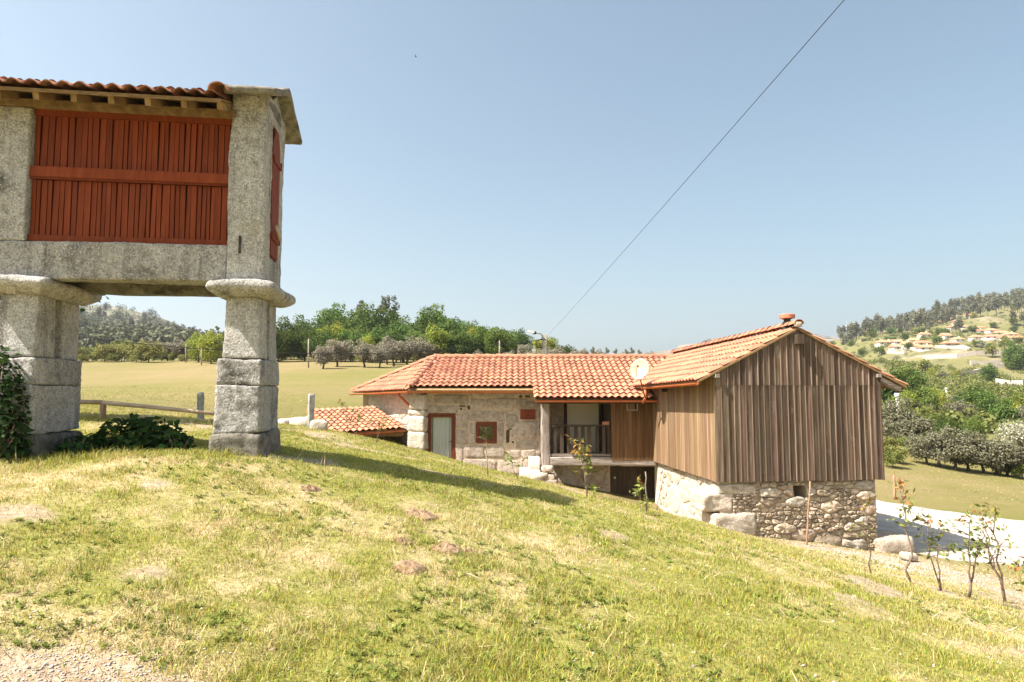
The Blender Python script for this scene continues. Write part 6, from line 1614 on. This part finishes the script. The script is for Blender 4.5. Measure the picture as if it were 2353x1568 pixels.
sapling(799, 1002, 792, 926, 'tall spindly sapling in front of the lean-to tiles', 34, .15, 13, .16, .07)
sapling(818, 1006, 826, 946, 'middle sapling in front of the lean-to tiles', 30, .05, 14, .15, .07)
sapling(864, 1019, 884, 955, 'forked sapling in front of the dark lean-to opening', 40, .05, 15, .16, .075, stems=2)
sapling(1990, 1330, 1985, 1290, 'short leafless twig on the soil by the barn', 4, .0, 16, .2, .04)

# ================================================================ SOIL HEAPS, PLANTS
for i, (px, py, w, lb, mt) in enumerate([(968, 1188, .42, 'flat brown molehill furthest up the lawn', 'soil'), (1030, 1267, .36, 'molehill sprinkled with white pebbles on the lawn', 'soil'), (942, 1306, .32, 'round brown molehill in the middle of the lawn', 'soil'), (925, 1248, .22, 'small crumbly molehill between the larger ones', 'soil'), (1080, 1460 - 190, .16, 'little crumb of soil beside the pebbled molehill', 'soil'), (715, 1125, .25, 'pale low soil patch near the granary shadow', 'soil')]):
    p = G(px, py); n_ = 16; vs = [p + ZA * .055 * w / .35]; fs = []
    for k_ in range(1, 6):
        for j in range(n_):
            t = 2 * math.pi * j / n_; r_ = w / 2 * k_ / 5 * (1 + .18 * (rt.random() - .5)); hh = .055 * w / .35 * math.cos(k_ / 5 * math.pi / 2) + (rt.random() - .5) * .03
            q = Vector((p.x + math.cos(t) * r_, p.y + math.sin(t) * r_, 0)); q.z = h1(q.x, q.y) + (hh if k_ < 5 else -.03); vs.append(q)
    for j in range(n_): fs.append((0, 1 + j, 1 + (j + 1) % n_))
    for k_ in range(4):
        for j in range(n_): fs.append((1 + k_ * n_ + j, 1 + (k_ + 1) * n_ + j, 1 + (k_ + 1) * n_ + (j + 1) % n_, 1 + k_ * n_ + (j + 1) % n_))
    tag(ob('molehill', mk('molehill', [q - p for q in vs], fs, M[mt], False), None, p), lb, 'molehill')
q = G(1030, 1267); pebbles('white_pebbles', 'white pebbles scattered on the molehill', 60, q.x, q.y, .09, .06, .012, 8)
def leafy(name, label, cat, c, rx, ry, rz, n, size, mat, seed, stems=12):
    g = np.random.default_rng(seed); o = thing(name, c, label, cat)
    d = g.normal(size=(n, 3)); d /= np.linalg.norm(d, axis=1, keepdims=True); d[:, 2] = np.abs(d[:, 2])
    rr = .45 + .6 * g.random(n) ** .5
    p = np.array(tuple(c)) + d * rr[:, None] * np.array([rx, ry, rz])
    lo = H(p[:, 0], p[:, 1]) + .03; p[:, 2] = np.maximum(p[:, 2], lo)
    up = d * np.array([1, 1, .2]) + .7 * g.normal(size=(n, 3)); ln = size * (.6 + .8 * g.random(n))
    V = leaf_quads(p, d + .7 * g.normal(size=(n, 3)) + np.array([0, 0, .8]), up, ln[:, None], (ln * .62)[:, None])
    m = V.mean(0); ob('leaves', leaves_mesh('leaves', V - m, mat), o, Vector(m))["kind"] = "stuff"
    vs = []; fs = []
    for i in range(stems):
        e = Vector(p[i]); s = Vector((c.x + (e.x - c.x) * .3, c.y + (e.y - c.y) * .3, h1(c.x, c.y) - .05))
        v, f = tube_vf([s, s.lerp(e, .5) + Vector((0, 0, .03)), e], [.011, .009, .005], 5); k0 = len(vs); vs += v; fs += [tuple(a + k0 for a in q_) for q_ in f]
    wpart('stems', vs, fs, M['twig'], o, True)["kind"] = "stuff"
    return o
leafy('broadleaf_bush', 'dark glossy broad-leaved plant growing under the granary', 'bush', Qg(-1.8, .85, g_base), .66, .46, .44, 1000, .115, M['broad'], 21)
leafy('broadleaf_bush', 'small dark leafy plant against the left granary footing', 'bush', Qg(-2.35, .55, g_base), .34, .3, .24, 240, .09, M['broad'], 22)
leafy('broadleaf_bush', 'lone upright leafy shoot between the granary pillars', 'bush', Qg(-1.15, .5, g_base), .2, .2, .36, 70, .10, M['broad'], 23, 8)
iv = Qg(-3.05, -.16, g_base)
leafy('ivy', 'dark ivy climbing the left granary pillar', 'ivy', iv, .42, .22, 1.35, 1500, .085, M['ivy'], 24, 20)
g = np.random.default_rng(9)
fl = []
for i in range(46):
    px = 190 + g.random() * 130 if i < 34 else g.random() * 300 + 180; py = 1004 + g.random() * 14 if i < 34 else 1000 + g.random() * 40
    q = G(px, py, 6)
    if q: fl.append(q)
c = np.array([tuple(q) for q in fl]); c[:, 2] += .06 + .05 * g.random(len(c))
Vs = []
for k_ in range(5):
    t = 2 * math.pi * k_ / 5 + g.random(len(c)); up = np.stack([np.cos(t), np.sin(t), 0 * t + .25], 1)
    Vs.append(leaf_quads(c, np.tile([[0, -.4, 1.]], (len(c), 1)), up, np.full((len(c), 1), .016), np.full((len(c), 1), .014)))
V = np.concatenate(Vs); tag(ob('yellow_flowers', leaves_mesh('yellow_flowers', V, M['yellow'])), 'yellow wildflowers in the grass under the granary', 'flowers', kind='stuff')
# tree whose low branch shows under the granary floor
gt = Vector((-11.0, 13.0, h1(-11.0, 13.0)))
SHD = Tree('shade_tree', M['ivy'], 150, 6.0, 4.1, 2.1, .13, 9000, 44, hc=3.6, r0=.18, csize=(.18, .34), ry=1.5)
SHD.put(gt - ZA * .1, 1.0, 0.0, 'dark leaved tree behind the granary with one branch showing below it', 'tree', None)
# insect-sized bird in the sky
bp_ = P(956, 132, 60)
brd = thing('bird', bp_, 'tiny dark bird flying high in the blue sky', 'bird')
bm_v = [bp_ + Vector(q) * .33 for q in ((-.5, 0, .0), (-.2, .1, .06), (0, .05, .1), (.45, 0, .02), (0, -.06, -.06), (-.2, -.08, -.03), (-.05, 0, .03))]
wpart('body', bm_v, [(0, 1, 5), (1, 2, 6), (2, 3, 6), (3, 4, 6), (4, 5, 6), (5, 1, 6), (3, 2, 4), (0, 5, 1), (2, 1, 4), (1, 5, 4)], M['iron'], brd)
for s_ in (-1, 1): wpart('wing', [bp_ + Vector(q) * .33 for q in ((.15, 0, .06), (-.25, 0, .06), (-.3, s_ * .7, .4), (.05, s_ * .65, .38))], [(0, 1, 2, 3)], M['metal'], brd)

# ================================================================ HAZE
hx = mk('haze', box_pts(Vector((0, 2600, 0)), XA, YA, ZA, -5200, 5200, -3000, 3700, -330, 540), BOXF)
k = NT('valley_haze'); k.t.nodes.remove(k.b)
pv = k.n("ShaderNodeVolumePrincipled"); pv.inputs["Color"].default_value = rgb(.86, .92, 1.0); pv.inputs["Density"].default_value = .00019; pv.inputs["Anisotropy"].default_value = .35
k.l(pv.outputs[0], k.out.inputs["Volume"]); hx.materials.append(k.m)
tag(ob('haze', hx), kind='stuff')
